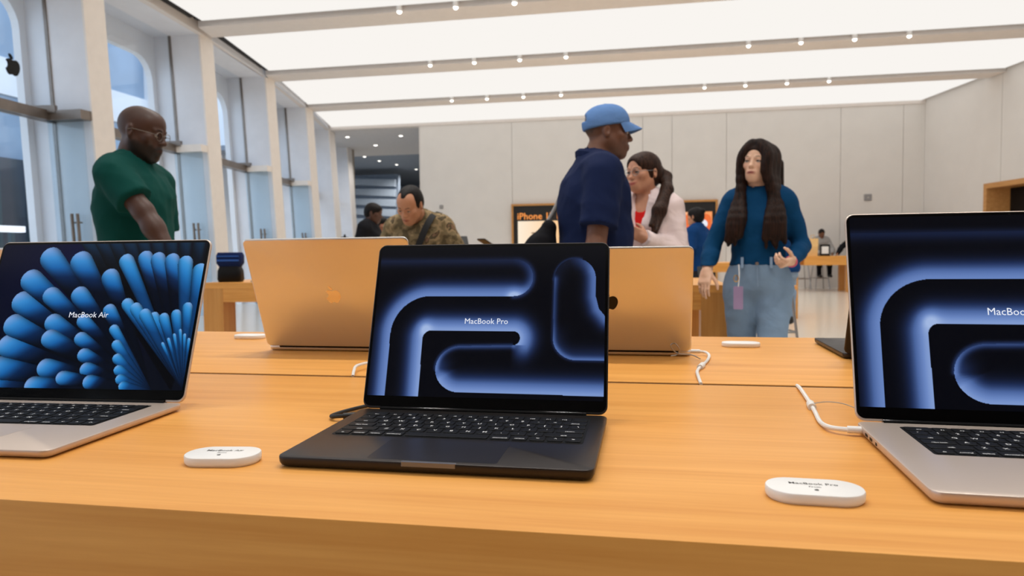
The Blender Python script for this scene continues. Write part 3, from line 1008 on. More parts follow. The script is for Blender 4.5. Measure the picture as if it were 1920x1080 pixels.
def laptop(label, W, D, x, y, rz, lid_deg, body, picture=None, title=None, grid=(300, 190), keys=True, logo=None, air=False, lidmat=None):
    """hinge centre at (x, y); the keyboard reaches towards local -Y, the lid leans back towards +Y"""
    r = root('laptop', (x, y, TABLE), math.radians(rz), label, 'laptop', 'laptops on display')
    t0, t1 = 0.0012, (0.0098 if air else 0.0118)
    R = 0.0105
    mb = MB()
    slab(mb, W, D, R, [(t0, 0.0050), (t0 + 0.0012, 0.0022), (t0 + 0.004, 0.0004), (t1 - 0.0016, 0), (t1 - 0.0005, 0.0004), (t1, 0.0013)], 0, -D / 2)
    mb.build('base', body, r, True)
    fm = MB().lathe([(0.006, 0.0), (0.007, 0.0004), (0.007, 0.0016)], 12).mesh('foot', 'rubber', True)
    for fx in (-1, 1):
        for fy in (-0.025, -D + 0.025):
            link('foot', fm, r, (fx * (W / 2 - 0.03), fy, 0))
    pitch = 0.0189
    kw, kd = 14.5 * pitch + 0.003, 6 * pitch * 0.955 + 0.003
    ky = -0.021
    if keys:
        mb = MB()
        slab(mb, kw, kd, 0.003, [(t1 - 0.0004, 0), (t1 + 0.0002, 0)], 0, ky - kd / 2, n=2)
        mb.build('keyboard_well', 'well', r)
        for ri, row in enumerate(KEYROWS):
            cx = -14.5 * pitch / 2
            for s, u in row:
                cx += u * pitch / 2
                link('key', key_mesh(s, u, pitch), r, (cx, ky - 0.0015 - (ri + 0.5) * pitch * 0.955, t1 + 0.0002))
                cx += u * pitch / 2
        mb = MB()
        tw, td = W * 0.415, D - kd - 0.021 - 0.018
        slab(mb, tw, td, 0.004, [(t1 - 0.0002, 0), (t1 + 0.00012, 0.0)], 0, -D + 0.007 + td / 2, n=3)
        mb.build('trackpad', body, r)
        mb = MB()
        slab(mb, 0.054, 0.0046, 0.0015, [(t1 - 0.0048, 0.0008), (t1 - 0.0042, 0), (t1 + 0.0001, 0)], 0, -D + 0.0019, n=3)
        mb.build('finger_notch', 'black_notch' if body == 'black_alu' else body, r)
    for py, pl in ((-0.020, 0.012), (-0.046, 0.009), (-0.064, 0.009), (-0.084, 0.005)):
        MB().box(-W / 2 - 0.0002, -W / 2 + 0.003, py - pl / 2, py + pl / 2, t1 - 0.0062, t1 - 0.0032).build('port', 'black', r)
    MB().tube([(-W * 0.42, 0.0, t1 - 0.0004), (W * 0.42, 0.0, t1 - 0.0004)], 0.0040, 12).build('hinge', 'bezel', r, True)
    # lid, hinged about local X
    lm = MB()
    th = 0.0046
    ol = rrect(W, D, R, 6, 0, D / 2)
    lv = [(-0.0004, 0.0009), (0.0004, 0.0), (th - 0.0014, 0.0), (th - 0.0004, 0.0010), (th, 0.0030)]
    lm.rings([[(px_, yy, pz) for px_, pz in rrect(W - 2 * i, D - 2 * i, R - i, 6, 0, D / 2)][::-1] for yy, i in lv])
    lid = lm.build('lid', lidmat or body, r, True, (0, 0.0, t1 + 0.0006), (-math.radians(lid_deg), 0, 0))
    bz = MB()
    bz.rings([[(px_, yy, pz) for px_, pz in rrect(W - 0.0030, D - 0.0045, R - 0.0015, 6, 0, D / 2 + 0.0006)][::-1] for yy in (-0.0010, -0.0002)])
    bz.build('bezel', 'bezel', lid)
    dw, dz0, dz1 = W - 0.0095, 0.0160, D - 0.0050
    if picture is not None:
        dm = display_mesh(dw, dz1 - dz0, grid[0], grid[1], picture)
        link('display', dm, lid, (0, -0.0013, (dz0 + dz1) / 2))
        if title:
            link('display_text', fit_text(title, dw * 0.187, 'glow_text'), lid, (0, -0.0016, dz1 - (dz1 - dz0) * 0.508), (math.radians(90), 0, 0))
        link('camera_dot', MB().lathe([(0.0014, 0.0), (0.0012, 0.0004)], 10).mesh('camera_dot', 'logo_dark', True), lid, (0, -0.0010, D - 0.0042), (math.radians(90), 0, 0))
    if logo:
        link('emblem', emblem(0.038, 0.0006, logo), lid, (0, th + 0.0001, D * 0.5))
    return r


PRO14, PRO16, AIR15 = (0.3126, 0.2212), (0.3557, 0.2481), (0.3404, 0.2376)
laptop('open black laptop with curved blue tube wallpaper, front and centre', *PRO14, -0.2029, 0.8635, -0.07, 19.28, 'black_alu', picture_tubes, 'MacBook Pro', (440, 290))
laptop('open silver laptop with curved blue tube wallpaper, cut by the right edge', *PRO16, 0.4136, 0.8685, -1.89, 15.6, 'champagne', picture_tubes, 'MacBook Pro', (520, 330))
laptop('open silver laptop with blue petal wallpaper, at the left edge', *AIR15, -0.7892, 0.8622, 2.5, 20.29, 'champagne', picture_petals, 'MacBook Air', (480, 310), air=True)
laptop('silver laptop seen from behind with mirrored emblem, left of the black laptop', *PRO16, -0.640, 1.4470, 180.0, 21.5, 'silver', None, None, keys=False, logo='logo_mirror')
laptop('silver laptop seen from behind with a black emblem, half hidden by the black laptop', *PRO14, -0.070, 1.4500, 180.0, 21.5, 'silver', None, None, keys=False, logo='logo_dark')
laptop('black laptop facing away, mostly hidden behind the right silver laptop', *PRO16, 0.545, 1.4480, 180.0, 21.0, 'black_alu', None, None, keys=False, logo='logo_dark')
laptop('grey silver laptop facing away, mostly hidden behind the petal wallpaper laptop', *AIR15, -1.318, 1.4480, 180.0, 21.0, 'silver', None, None, keys=False, logo='logo_dark', air=True)


# ================================================================== white oval tags and cables
def puck(x, y, rz, label, w, d, text=True):
    r = root('product_tag', (x, y, TABLE), math.radians(rz), label, 'tag', 'white oval product tags')
    mb = MB()
    rad = d / 2 - 0.0006
    slab(mb, w, d, rad, [(0.0, 0.0018), (0.0016, 0.0004), (0.0030, 0.0), (0.0082, 0.0), (0.0092, 0.0006), (0.0095, 0.0018)], n=10)
    mb.build('body', 'white', r, True)
    if text:
        link('print', fit_text('MacBook Pro' if text == 1 else 'MacBook Air', w * 0.50, 'print', 0.01), r, (0, 0.006, 0.0097))
        link('print', fit_text('From', w * 0.12, 'print', 0.01), r, (0.0, -0.002, 0.0097))
        em_ = emblem(0.0042, 0.0002, 'print')
        link('print', em_, r, (0, -0.0095, 0.0097), (math.radians(-90), 0, 0))
    return r


puck(0.139, 0.6335, -2, 'white oval tag with grey print between the black laptop and the right laptop', 0.079, 0.046, 1)
puck(-0.424, 0.6555, 8, 'white oval tag with grey print between the left laptop and the black laptop', 0.076, 0.046, 2)
puck(0.201, 1.617, 180, 'white oval tag at the back of the table near the woman in jeans', 0.080, 0.046, 0)
puck(-0.985, 1.655, 180, 'white oval tag at the back, beside the laptop with mirrored emblem', 0.080, 0.046, 0)


def cable(label, pts, r=0.0024, mat='cable', name='charging_cable', beads=(), plug=None):
    o = root(name, pts[0], 0, label, 'cable')
    p0 = np.array(pts[0])
    loc_ = [tuple(np.array(p) - p0) for p in pts]
    MB().tube(spline(loc_, 8), r, 8).build('sleeve', mat, o, True)
    for b in beads:
        q = [tuple(np.array(p) - p0) for p in b]
        MB().tube(q, r * 2.0, 10).build('clasp', mat, o, True)
    if plug:
        q = [tuple(np.array(p) - p0) for p in plug]
        MB().tube(q, r * 1.5, 10).build('plug', mat, o, True)
    return o


z = TABLE + 0.0035
cable('white charging cable plugged into the right silver laptop', [(0.2265, 1.1535, TABLE + 0.001), (0.2225, 1.11, z + 0.001), (0.216, 1.02, z), (0.2095, 0.955, z), (0.2035, 0.90, z), (0.2065, 0.866, z + 0.002), (0.222, 0.8535, z + 0.003), (0.2300, 0.8515, z + 0.0035)], 0.0027,
      beads=[[(0.2145, 1.006, z), (0.2118, 0.982, z)]], plug=[(0.2215, 0.8536, z + 0.0032), (0.2357, 0.8512, z + 0.0036)])
cable('thin clear tether looped beside the right silver laptop', [(0.2130, 0.992, z + 0.003), (0.229, 0.972, z + 0.010), (0.246, 0.952, z + 0.011), (0.262, 0.925, z + 0.006), (0.275, 0.90, z + 0.002)], 0.0006, 'steel', 'security_tether')
cable('white charging cable kinked beside the laptop with the black emblem', [(0.0835, 1.150, TABLE + 0.001), (0.083, 1.20, z), (0.0855, 1.26, z), (0.098, 1.32, z), (0.1115, 1.38, z), (0.120, 1.44, z + 0.001), (0.116, 1.468, z + 0.003), (0.104, 1.474, z + 0.004), (0.098, 1.475, z + 0.004)], 0.0027,
      beads=[[(0.092, 1.295, z), (0.099, 1.325, z)]], plug=[(0.105, 1.474, z + 0.004), (0.0875, 1.475, z + 0.004)])
cable('thin clear tether coiled on the lid foot of the laptop with the black emblem', [(0.100, 1.40, z), (0.085, 1.425, z + 0.004), (0.062, 1.422, z + 0.006), (0.050, 1.416, z + 0.014), (0.046, 1.414, z + 0.024), (0.054, 1.412, z + 0.027), (0.062, 1.414, z + 0.016), (0.058, 1.418, z + 0.005), (0.046, 1.412, z + 0.003)], 0.0011, 'steel', 'security_tether')
cable('white charging cable bending out of the groove left of the black laptop', [(-0.4945, 1.150, TABLE + 0.001), (-0.500, 1.168, z + 0.004), (-0.508, 1.20, z + 0.007), (-0.498, 1.238, z + 0.007), (-0.474, 1.272, z + 0.003), (-0.450, 1.33, z), (-0.440, 1.42, z), (-0.446, 1.470, z + 0.003), (-0.452, 1.475, z + 0.004)], 0.0027, plug=[(-0.448, 1.4745, z + 0.0036), (-0.4620, 1.475, z + 0.004)])
cable('black cable looping behind the left hinge of the black laptop', [(-0.3600, 0.8430, z + 0.0035), (-0.378, 0.838, z + 0.003), (-0.3925, 0.843, z + 0.001), (-0.3945, 0.862, z), (-0.384, 0.892, z), (-0.366, 0.93, z), (-0.340, 1.00, z), (-0.332, 1.10, z), (-0.332, 1.150, TABLE + 0.001)], 0.0026, 'black_cable', plug=[(-0.3592, 0.8432, z + 0.0035), (-0.3745, 0.839, z + 0.003)])


# ================================================================== things farther back
# long lit product wall in an oak frame on the back wall
MT['glow_warm'] = None
def glow_grad(name, a, b, axis=2, lo=0.0, hi=1.0, st=1.0):
    T = NT(name)
    tc = T.n('ShaderNodeTexCoord')
    sp = T.n('ShaderNodeSeparateXYZ')
    T.l(tc.outputs['Object'], sp.inputs[0])
    mr = T.n('ShaderNodeMapRange')
    mr.inputs['From Min'].default_value = lo
    mr.inputs['From Max'].default_value = hi
    T.l(sp.outputs[axis], mr.inputs['Value'])
    ra = T.n('ShaderNodeValToRGB')
    ra.color_ramp.elements[0].color = lin(*a)
    ra.color_ramp.elements[1].color = lin(*b)
    T.l(mr.outputs[0], ra.inputs['Fac'])
    e = T.n('ShaderNodeEmission', Strength=st)
    T.l(ra.outputs['Color'], e.inputs['Color'])
    T.l(e.outputs[0], T.out.inputs['Surface'])
    return T.mat


MT['poster_l'] = glow_grad('lit poster cream to apricot', (255, 238, 214), (255, 196, 128), 0, 0.2, 1.8)
MT['poster_r'] = glow_grad('lit poster apricot', (255, 228, 196), (250, 160, 100), 0, 3.6, 5.9)
MT['orange_glow'] = emit('lit orange lettering', (255, 160, 84), 1.0)
MT['phone_orange'] = emit('orange phone picture', (244, 120, 66), 0.95)
MT['poster_line'] = emit('dim poster line', (120, 70, 30), 0.6)
MT['frame_black'] = plain('black display backing', (22, 20, 20), 0.5, var=0)
dw = root('product_wall', (-4.10, 21.98, 0), 0, 'long oak framed product display with orange lettering on the back wall', 'display')
FW, FZ = 6.16, 2.61
MB().box(0, FW, -0.10, 0.0, FZ - 0.06, FZ).build('frame_top', 'oak_frame', dw)
MB().box(0, 0.06, -0.10, 0.0, 0.0, FZ - 0.06).build('frame_side', 'oak_frame', dw)
MB().box(FW - 0.06, FW, -0.10, 0.0, 0.0, FZ - 0.06).build('frame_side', 'oak_frame', dw)
MB().box(0.06, FW - 0.06, -0.05, 0.0, 0.0, FZ - 0.06).build('backing', 'frame_black', dw)
MB().box(0.20, 2.3, -0.07, -0.05, 0.75, 2.08).build('poster', 'poster_l', dw)
MB().box(2.5, 6.0, -0.07, -0.05, 0.75, 2.26).build('poster', 'poster_r', dw)
o = link('lettering', fit_text('iPhone 17 Pro', 1.62, 'orange_glow', 0.012), dw, (1.0, -0.075, 2.22), (math.radians(90), 0, 0))
MB().box(0.62, 1.25, -0.075, -0.07, 1.70, 1.73).build('poster_line', 'poster_line', dw)
mb = MB()
mb.rings([[(x_, yy, z_) for x_, z_ in rrect(0.80, 1.60, 0.18, 6, 5.58, 1.40)][::-1] for yy in (-0.085, -0.07)])
mb.build('phone_picture', 'phone_orange', dw)
mb = MB()
mb.rings([[(5.74 + 0.13 * math.cos(a_ * math.pi / 12), yy, 1.90 + 0.13 * math.sin(a_ * math.pi / 12)) for a_ in range(24)][::-1] for yy in (-0.095, -0.085)])
mb.build('phone_lens', 'glow_text', dw)
mb = MB()
mb.rings([[(x_, yy, z_) for x_, z_ in rrect(0.52, 0.2, 0.08, 5, 1.0, 1.36)][::-1] for yy in (-0.10, -0.07)])
mb.build('phone_picture', 'phone_orange', dw)

# on the left table
MT['navy_bag'] = fabric('navy nylon', (24, 40, 84), 0.3, 18)
MT['blue_trim'] = plain('bright blue trim', (38, 92, 176), 0.5, var=0.05)
bag = root('sling_bag', (-3.26, 5.22, TABLE), math.radians(12), 'small navy and black bag on the end of the left oak table', 'bag')
mb = MB()
slab(mb, 0.19, 0.12, 0.03, [(0.0, 0.012), (0.02, 0.0), (0.09, 0.004), (0.125, 0.02)], n=5)
mb.build('lower_pouch', 'black', bag, True)
mb = MB()
slab(mb, 0.20, 0.11, 0.03, [(0.12, 0.02), (0.15, 0.0), (0.21, 0.0), (0.235, 0.012)], n=5)
mb.build('upper_pouch', 'navy_bag', bag, True)
MB().box(-0.085, 0.085, -0.060, -0.055, 0.165, 0.178).build('zip', 'blue_trim', bag)
MB().box(-0.085, 0.085, -0.060, -0.055, 0.200, 0.208).build('zip', 'blue_trim', bag)

tb = root('tablet', (-2.62, 5.62, TABLE), math.radians(5), 'thin dark tablet lying on the left oak table', 'tablet')
mb = MB()
slab(mb, 0.34, 0.24, 0.012, [(0.0, 0.002), (0.002, 0.0), (0.011, 0.0), (0.012, 0.001)])
mb.build('body', 'grey_alu', tb, True)
mb = MB()
slab(mb, 0.325, 0.225, 0.008, [(0.0118, 0.0), (0.0126, 0.0)])
mb.build('glass', 'bezel', tb)

st = root('acrylic_stand', (-3.02, 5.20, TABLE), 0.2, 'small clear acrylic stand next to the navy bag', 'stand')
MT['acrylic'] = glass('clear acrylic', (225, 232, 236))
slab_m = MB()
slab(slab_m, 0.09, 0.07, 0.01, [(0, 0), (0.012, 0)])
slab_m.build('foot', 'acrylic', st)
MB().add([(-0.04, 0.02, 0.012), (0.04, 0.02, 0.012), (0.04, 0.035, 0.012), (-0.04, 0.035, 0.012), (-0.03, 0.05, 0.15), (0.03, 0.05, 0.15), (0.03, 0.06, 0.15), (-0.03, 0.06, 0.15)],
         [(3, 2, 1, 0), (4, 5, 6, 7), (0, 1, 5, 4), (1, 2, 6, 5), (2, 3, 7, 6), (3, 0, 4, 7)]).build('upright', 'white', st)


def phone_stand(x, y, rz, label, h=0.20, tz=TABLE, tilt=65, scale=1.0):
    r = root('phone_stand', (x, y, tz), math.radians(rz), label, 'phone stand', 'phone stands on the tables')
    MB().lathe([(0.035, 0), (0.037, 0.004), (0.034, 0.010), (0.010, 0.014)], 16).build('foot', 'white', r, True)
    MB().lathe([(0.006, 0.012), (0.006, h)], 10).build('post', 'steel', r, True)
    mb = MB()
    slab(mb, 0.074, 0.152, 0.010, [(0, 0.001), (0.001, 0), (0.0075, 0), (0.0085, 0.001)], n=4)
    mb.build('phone', 'black', r, True, (0, -0.01, h + 0.02), (math.radians(tilt), 0, 0))
    return r


phone_stand(-1.38, 5.35, 20, 'white phone stand left of the black laptop top edge, on the left oak table', 0.275, tilt=30)
phone_stand(-1.22, 5.40, 160, 'phone stand with a dark phone on the corner of the left oak table', 0.265, tilt=20)
phone_stand(0.345, 4.54, 0, 'black phone on a low stand under the hand of the woman in jeans', 0.055, tilt=22)

# far table things
MT['amber'] = plain('amber paper', (232, 190, 128), 0.6, var=0.03)
bx = root('paper_bag', (4.285, 20.10, 0.94), 0.1, 'tan paper bag standing on the farthest oak table', 'bag')
mb = MB()
mb.rings([[(-0.13, -0.06, 0), (0.13, -0.06, 0), (0.13, 0.06, 0), (-0.13, 0.06, 0)], [(-0.14, -0.07, 0.25), (0.14, -0.07, 0.25), (0.14, 0.07, 0.25), (-0.14, 0.07, 0.25)], [(-0.15, -0.05, 0.46), (0.15, -0.05, 0.46), (0.15, 0.05, 0.46), (-0.15, 0.05, 0.46)]])
mb.build('body', 'amber', bx)
MB().tube([(-0.05, -0.05, 0.44), (-0.04, -0.05, 0.55), (0.04, -0.05, 0.55), (0.05, -0.05, 0.44)], 0.008, 8).build('handle', 'amber', bx, True)
cs_ = root('sign_holder', (4.60, 20.05, 0.94), 0, 'small black framed card on the farthest oak table', 'sign')
MB().box(-0.12, 0.12, -0.02, 0.02, 0.0, 0.30).build('frame', 'black', cs_)
MB().box(-0.085, 0.085, -0.026, -0.02, 0.06, 0.25).build('card', 'white', cs_)
MB().box(-0.13, 0.13, -0.06, 0.06, 0.0, 0.02).build('foot', 'black', cs_)


def stool(x, y, h, label, seat=0.19):
    r = root('stool', (x, y, 0), 0.2, label, 'stool', 'tall stools')
    mb = MB()
    slab(mb, seat * 2, seat * 1.9, 0.06, [(h - 0.04, 0.01), (h - 0.03, 0.0), (h - 0.008, 0.0), (h, 0.012)])
    mb.build('seat', 'oak', r, True)
    for sx in (-1, 1):
        for sy in (-1, 1):
            MB().tube([(sx * (seat - 0.06), sy * (seat - 0.06), h - 0.04), (sx * (seat + 0.01), sy * (seat + 0.01), 0.0)], 0.013, 8).build('leg', 'steel', r, True)
    q = seat - 0.02
    MB().tube([(-q, -q, h * 0.42), (q, -q, h * 0.42), (q, q, h * 0.42), (-q, q, h * 0.42)], 0.010, 8, closed=True).build('footrest', 'steel', r, True)
    return r


stool(4.78, 21.40, 0.74, 'steel legged stool under the seated person at the farthest table')
stool(4.25, 21.2, 0.72, 'empty steel legged stool at the left end of the farthest table')
stool(1.26, 7.34, 0.775, 'steel legged stool behind the woman in jeans', 0.15)
# ================================================================== people
# Each body is one smooth surface: rounded volumes are blended in a distance field that is
# then turned into a single mesh; clothes and hair are meshes of their own on top of it.
def Rx(a):
    c, s = math.cos(a), math.sin(a)
    return np.array([[1, 0, 0], [0, c, -s], [0, s, c]])


def Ry(a):
    c, s = math.cos(a), math.sin(a)
    return np.array([[c, 0, s], [0, 1, 0], [-s, 0, c]])


def Rz(a):
    c, s = math.cos(a), math.sin(a)
    return np.array([[c, -s, 0], [s, c, 0], [0, 0, 1]])


def V3(*a):
    return np.array(a, float)


def unit(v):
    v = np.asarray(v, float)
    return v / (np.linalg.norm(v) + 1e-12)


class Ell:                                   # ellipsoid
    def __init__(s, c, r, R=None, k=0.02, sub=False, clip=None):
        s.c, s.r, s.R, s.k, s.sub, s.clip = np.asarray(c, float), np.asarray(r, float), (np.eye(3) if R is None else R), k, sub, clip
        e = np.sqrt(((s.R * s.r) ** 2).sum(1))
        s.lo, s.hi = s.c - e, s.c + e

    def d(s, X, Y, Z):
        x, y, z = X - s.c[0], Y - s.c[1], Z - s.c[2]
        k0 = k1 = 0.0
        for i in range(3):
            a = s.R[0, i] * x + s.R[1, i] * y + s.R[2, i] * z
            q = a / s.r[i]
            k0 = k0 + q * q
            q = q / s.r[i]
            k1 = k1 + q * q
        k0 = np.sqrt(k0)
        return k0 * (k0 - 1.0) / (np.sqrt(k1) + 1e-9)


class Con:                                   # tapering capsule
    def __init__(s, a, b, ra, rb, k=0.02, sub=False, clip=None, flat=None):
        s.a, s.b, s.ra, s.rb, s.k, s.sub, s.clip = np.asarray(a, float), np.asarray(b, float), ra, rb, k, sub, clip
        m = max(ra, rb)
        s.lo, s.hi = np.minimum(s.a, s.b) - m, np.maximum(s.a, s.b) + m

    def d(s, X, Y, Z):
        ba = s.b - s.a
        x, y, z = X - s.a[0], Y - s.a[1], Z - s.a[2]
        t = np.clip((x * ba[0] + y * ba[1] + z * ba[2]) / (ba @ ba + 1e-12), 0, 1)
        return np.sqrt((x - t * ba[0]) ** 2 + (y - t * ba[1]) ** 2 + (z - t * ba[2]) ** 2) - (s.ra + (s.rb - s.ra) * t)


class Rbx:                                   # rounded box
    def __init__(s, c, h, rd, R=None, k=0.01, sub=False, clip=None):
        s.c, s.h, s.rd, s.R, s.k, s.sub, s.clip = np.asarray(c, float), np.asarray(h, float), rd, (np.eye(3) if R is None else R), k, sub, clip
        e = np.abs(s.R) @ s.h
        s.lo, s.hi = s.c - e, s.c + e

    def d(s, X, Y, Z):
        x, y, z = X - s.c[0], Y - s.c[1], Z - s.c[2]
        out, ins = 0.0, None
        for i in range(3):
            a = np.abs(s.R[0, i] * x + s.R[1, i] * y + s.R[2, i] * z) - (s.h[i] - s.rd)
            out = out + np.maximum(a, 0) ** 2
            ins = a if ins is None else np.maximum(ins, a)
        return np.sqrt(out) + np.minimum(ins, 0) - s.rd


class Half:                                  # keep only the side the normal points away from
    def __init__(s, p, n):
        s.p, s.n = np.asarray(p, float), unit(n)


def axis_nodes(lo, hi, h, fine, hf):
    out, x = [], lo
    while x < hi + h:
        out.append(x)
        x += hf if any(a - h <= x <= b for a, b in fine) else h
    return np.array(out, np.float32)


def polygonize(prims, h, fine=(), hf=None):
    """fine: list of (centre, radius) that get the finer spacing hf"""
    vol = [p for p in prims if not isinstance(p, Half) and not p.sub]
    lo = np.min([p.lo for p in vol], 0) - 2.5 * h
    hi = np.max([p.hi for p in vol], 0) + 2.5 * h
    hf = hf or h
    ax = [axis_nodes(lo[i], hi[i], h, [(c[i] - r, c[i] + r) for c, r in fine], hf) for i in range(3)]
    F = np.full([len(a) for a in ax], 1.0, np.float32)
    for p in prims:
        if isinstance(p, Half):
            d = ((ax[0] - p.p[0]) * p.n[0])[:, None, None] + ((ax[1] - p.p[1]) * p.n[1])[None, :, None] + ((ax[2] - p.p[2]) * p.n[2])[None, None, :]
            F = np.maximum(F, d)
            continue
        m = p.k + 2.2 * h
        sl = []
        for i in range(3):
            a, b = np.searchsorted(ax[i], [p.lo[i] - m, p.hi[i] + m])
            sl.append(slice(max(a - 1, 0), b + 1))
        X, Y, Z = ax[0][sl[0]][:, None, None], ax[1][sl[1]][None, :, None], ax[2][sl[2]][None, None, :]
        if X.size == 0 or Y.size == 0 or Z.size == 0:
            continue
        d = p.d(X, Y, Z)
        for q in (p.clip or ()):
            d = np.maximum(d, (X - q.p[0]) * q.n[0] + (Y - q.p[1]) * q.n[1] + (Z - q.p[2]) * q.n[2])
        f = F[tuple(sl)]
        if p.sub:
            hh = np.maximum(p.k - np.abs(f + d), 0) / p.k
            F[tuple(sl)] = np.maximum(f, -d) + hh * hh * p.k * 0.25
        else:
            hh = np.maximum(p.k - np.abs(f - d), 0) / p.k
            F[tuple(sl)] = np.minimum(f, d) - hh * hh * p.k * 0.25
    S = F < 0
    nx, ny, nz = F.shape
    c = np.zeros((nx - 1, ny - 1, nz - 1), np.int8)
    for i in (0, 1):
        for j in (0, 1):
            for k in (0, 1):
                c += S[i:nx - 1 + i, j:ny - 1 + j, k:nz - 1 + k]
    act = (c > 0) & (c < 8)
    idx = np.full(act.shape, -1, np.int32)
    I, J, K = np.nonzero(act)
    n = len(I)
    idx[I, J, K] = np.arange(n)
    acc, cnt = np.zeros((n, 3)), np.zeros(n)
    cor = [(0, 0, 0), (1, 0, 0), (0, 1, 0), (1, 1, 0), (0, 0, 1), (1, 0, 1), (0, 1, 1), (1, 1, 1)]
    for a in range(8):
        for b in range(a + 1, 8):
            A, B = cor[a], cor[b]
            if sum(abs(A[q] - B[q]) for q in range(3)) != 1:
                continue
            fa, fb = F[I + A[0], J + A[1], K + A[2]], F[I + B[0], J + B[1], K + B[2]]
            m = (fa < 0) != (fb < 0)
            t = (fa[m] / (fa[m] - fb[m]))
            Im, Jm, Km = I[m], J[m], K[m]
            pa = np.stack([ax[0][Im + A[0]], ax[1][Jm + A[1]], ax[2][Km + A[2]]], -1)
            pb = np.stack([ax[0][Im + B[0]], ax[1][Jm + B[1]], ax[2][Km + B[2]]], -1)
            acc[m] += pa + (pb - pa) * t[:, None]
            cnt[m] += 1
    V = acc / np.maximum(cnt, 1)[:, None]
    quads = []
    for axn in range(3):
        s0 = [slice(None)] * 3
        s1 = [slice(None)] * 3
        s0[axn], s1[axn] = slice(0, -1), slice(1, None)
        ch = S[tuple(s0)] != S[tuple(s1)]
        P = np.argwhere(ch)
        o1, o2 = (axn + 1) % 3, (axn + 2) % 3
        ok = (P[:, o1] > 0) & (P[:, o2] > 0) & (P[:, o1] < F.shape[o1] - 1) & (P[:, o2] < F.shape[o2] - 1)
        P = P[ok]
        if not len(P):
            continue
        ins = S[P[:, 0], P[:, 1], P[:, 2]]
        q = []
        for d1, d2 in ((-1, -1), (0, -1), (0, 0), (-1, 0)):
            Q = P.copy()
            Q[:, o1] += d1
            Q[:, o2] += d2
            q.append(idx[Q[:, 0], Q[:, 1], Q[:, 2]])
        q = np.stack(q, -1)
        q[~ins] = q[~ins][:, ::-1]
        quads.append(q)
    Q = np.concatenate(quads)
    return V, Q[(Q >= 0).all(1)]


def net_object(name, V, Q, mat, parent, tone=None):
    me = bpy.data.meshes.new(name)
    me.vertices.add(len(V))
    me.vertices.foreach_set('co', V.astype(np.float32).ravel())
    me.loops.add(Q.size)
    me.loops.foreach_set('vertex_index', Q.astype(np.int32).ravel())
    me.polygons.add(len(Q))
    me.polygons.foreach_set('loop_start', np.arange(len(Q), dtype=np.int32) * 4)
    me.update(calc_edges=True)
    me.polygons.foreach_set('use_smooth', [True] * len(Q))
    me.materials.append(mat)
    if tone is not None:
        at = me.attributes.new('tone', 'FLOAT_COLOR', 'POINT')
        rgba = np.ones((len(V), 4), np.float32)
        rgba[:, :3] = tone
        at.data.foreach_set('color', rgba.ravel())
    return link(name, me, parent)


def wrinkle(V, Q, amp, seed=0):
    """cloth folds: pushes the vertices in and out along their normals"""
    rs = np.random.RandomState(seed + 11)
    a, b, c, d = (V[Q[:, i]] for i in range(4))
    fn = np.cross(c - a, d - b)
    N = np.zeros_like(V)
    for i in range(4):
        np.add.at(N, Q[:, i], fn)
    N /= (np.linalg.norm(N, axis=1, keepdims=True) + 1e-9)
    g = np.zeros(len(V))
    for i in range(6):
        k = unit(rs.normal(size=3) * np.array([0.8, 0.8, 1.2])) * 2 * math.pi / rs.uniform(0.07, 0.19)
        m = unit(rs.normal(size=3)) * 2 * math.pi / rs.uniform(0.15, 0.35)
        ph = V @ k + rs.uniform(0, 6.28) + 1.6 * np.sin(V @ m + rs.uniform(0, 6.28))
        g += 1.0 - 1.6 * np.abs(np.sin(ph * 0.5))
    g /= 2.6
    return V + N * (np.clip(g, -0.8, 1.4) * amp)[:, None]


SKIN = skinmat('skin')
MT['eye_white'] = plain('eye white', (176, 166, 158), 0.3, 0, 0.3, var=0)
MT['iris'] = plain('dark brown iris', (38, 24, 16), 0.15, var=0)
MT['hair_black'] = hairmat('black hair', (10, 8, 8), (34, 28, 26))
MT['hair_brown'] = hairmat('dark brown hair', (14, 9, 7), (58, 34, 24))
MT['hair_pony'] = hairmat('brown ponytail hair', (24, 14, 10), (78, 50, 36))
MT['denim'] = fabric('blue denim', (128, 152, 178), 0.35, 9.0)
MT['denim_pale'] = fabric('pale denim', (138, 160, 186), 0.35, 9.0)
MT['navy_polo'] = fabric('navy polo cloth', (20, 31, 64), 0.45, 5.0)
MT['green_tee'] = fabric('bottle green jersey', (8, 66, 60), 0.45, 5.0)
MT['teal_knit'] = fabric('petrol blue knit', (9, 62, 102), 0.35, 9.0)
MT['staff_blue'] = fabric('blue staff shirt', (18, 60, 112), 0.4, 6.0)
MT['pink_shirt'] = fabric('pale pink shirt cloth', (238, 218, 216), 0.55, 9.0)
MT['red_top'] = fabric('red jersey', (214, 34, 32), 0.2, 12.0)
MT['black_cloth'] = fabric('black cloth', (20, 20, 24), 0.4, 7.0)
MT['charcoal'] = fabric('charcoal trousers', (44, 44, 50), 0.4, 7.0)
MT['grey_cloth'] = fabric('grey shirt cloth', (150, 148, 146), 0.4, 7.0)
MT['camo'] = fabric('camouflage cloth', (120, 104, 78), 0.4, 7.0, colors=[(0, (92, 80, 58)), (0.42, (122, 106, 78)), (0.52, (152, 130, 98)), (0.60, (84, 74, 56)), (0.66, (132, 104, 84))], cscale=16.0)
MT['cap_blue'] = fabric('washed blue cotton', (96, 132, 184), 0.25, 16.0)
MT['shoe'] = plain('dark shoe leather', (30, 28, 28), 0.5, var=0)
MT['gold'] = plain('gold chain', (212, 168, 84), 0.3, 1.0, var=0)
MT['strap'] = plain('black webbing', (16, 16, 18), 0.8, var=0)
MT['badge'] = plain('lilac badge card', (164, 140, 176), 0.4, var=0.03)
MT['pink_band'] = plain('pink hair band', (226, 110, 140), 0.6, var=0)


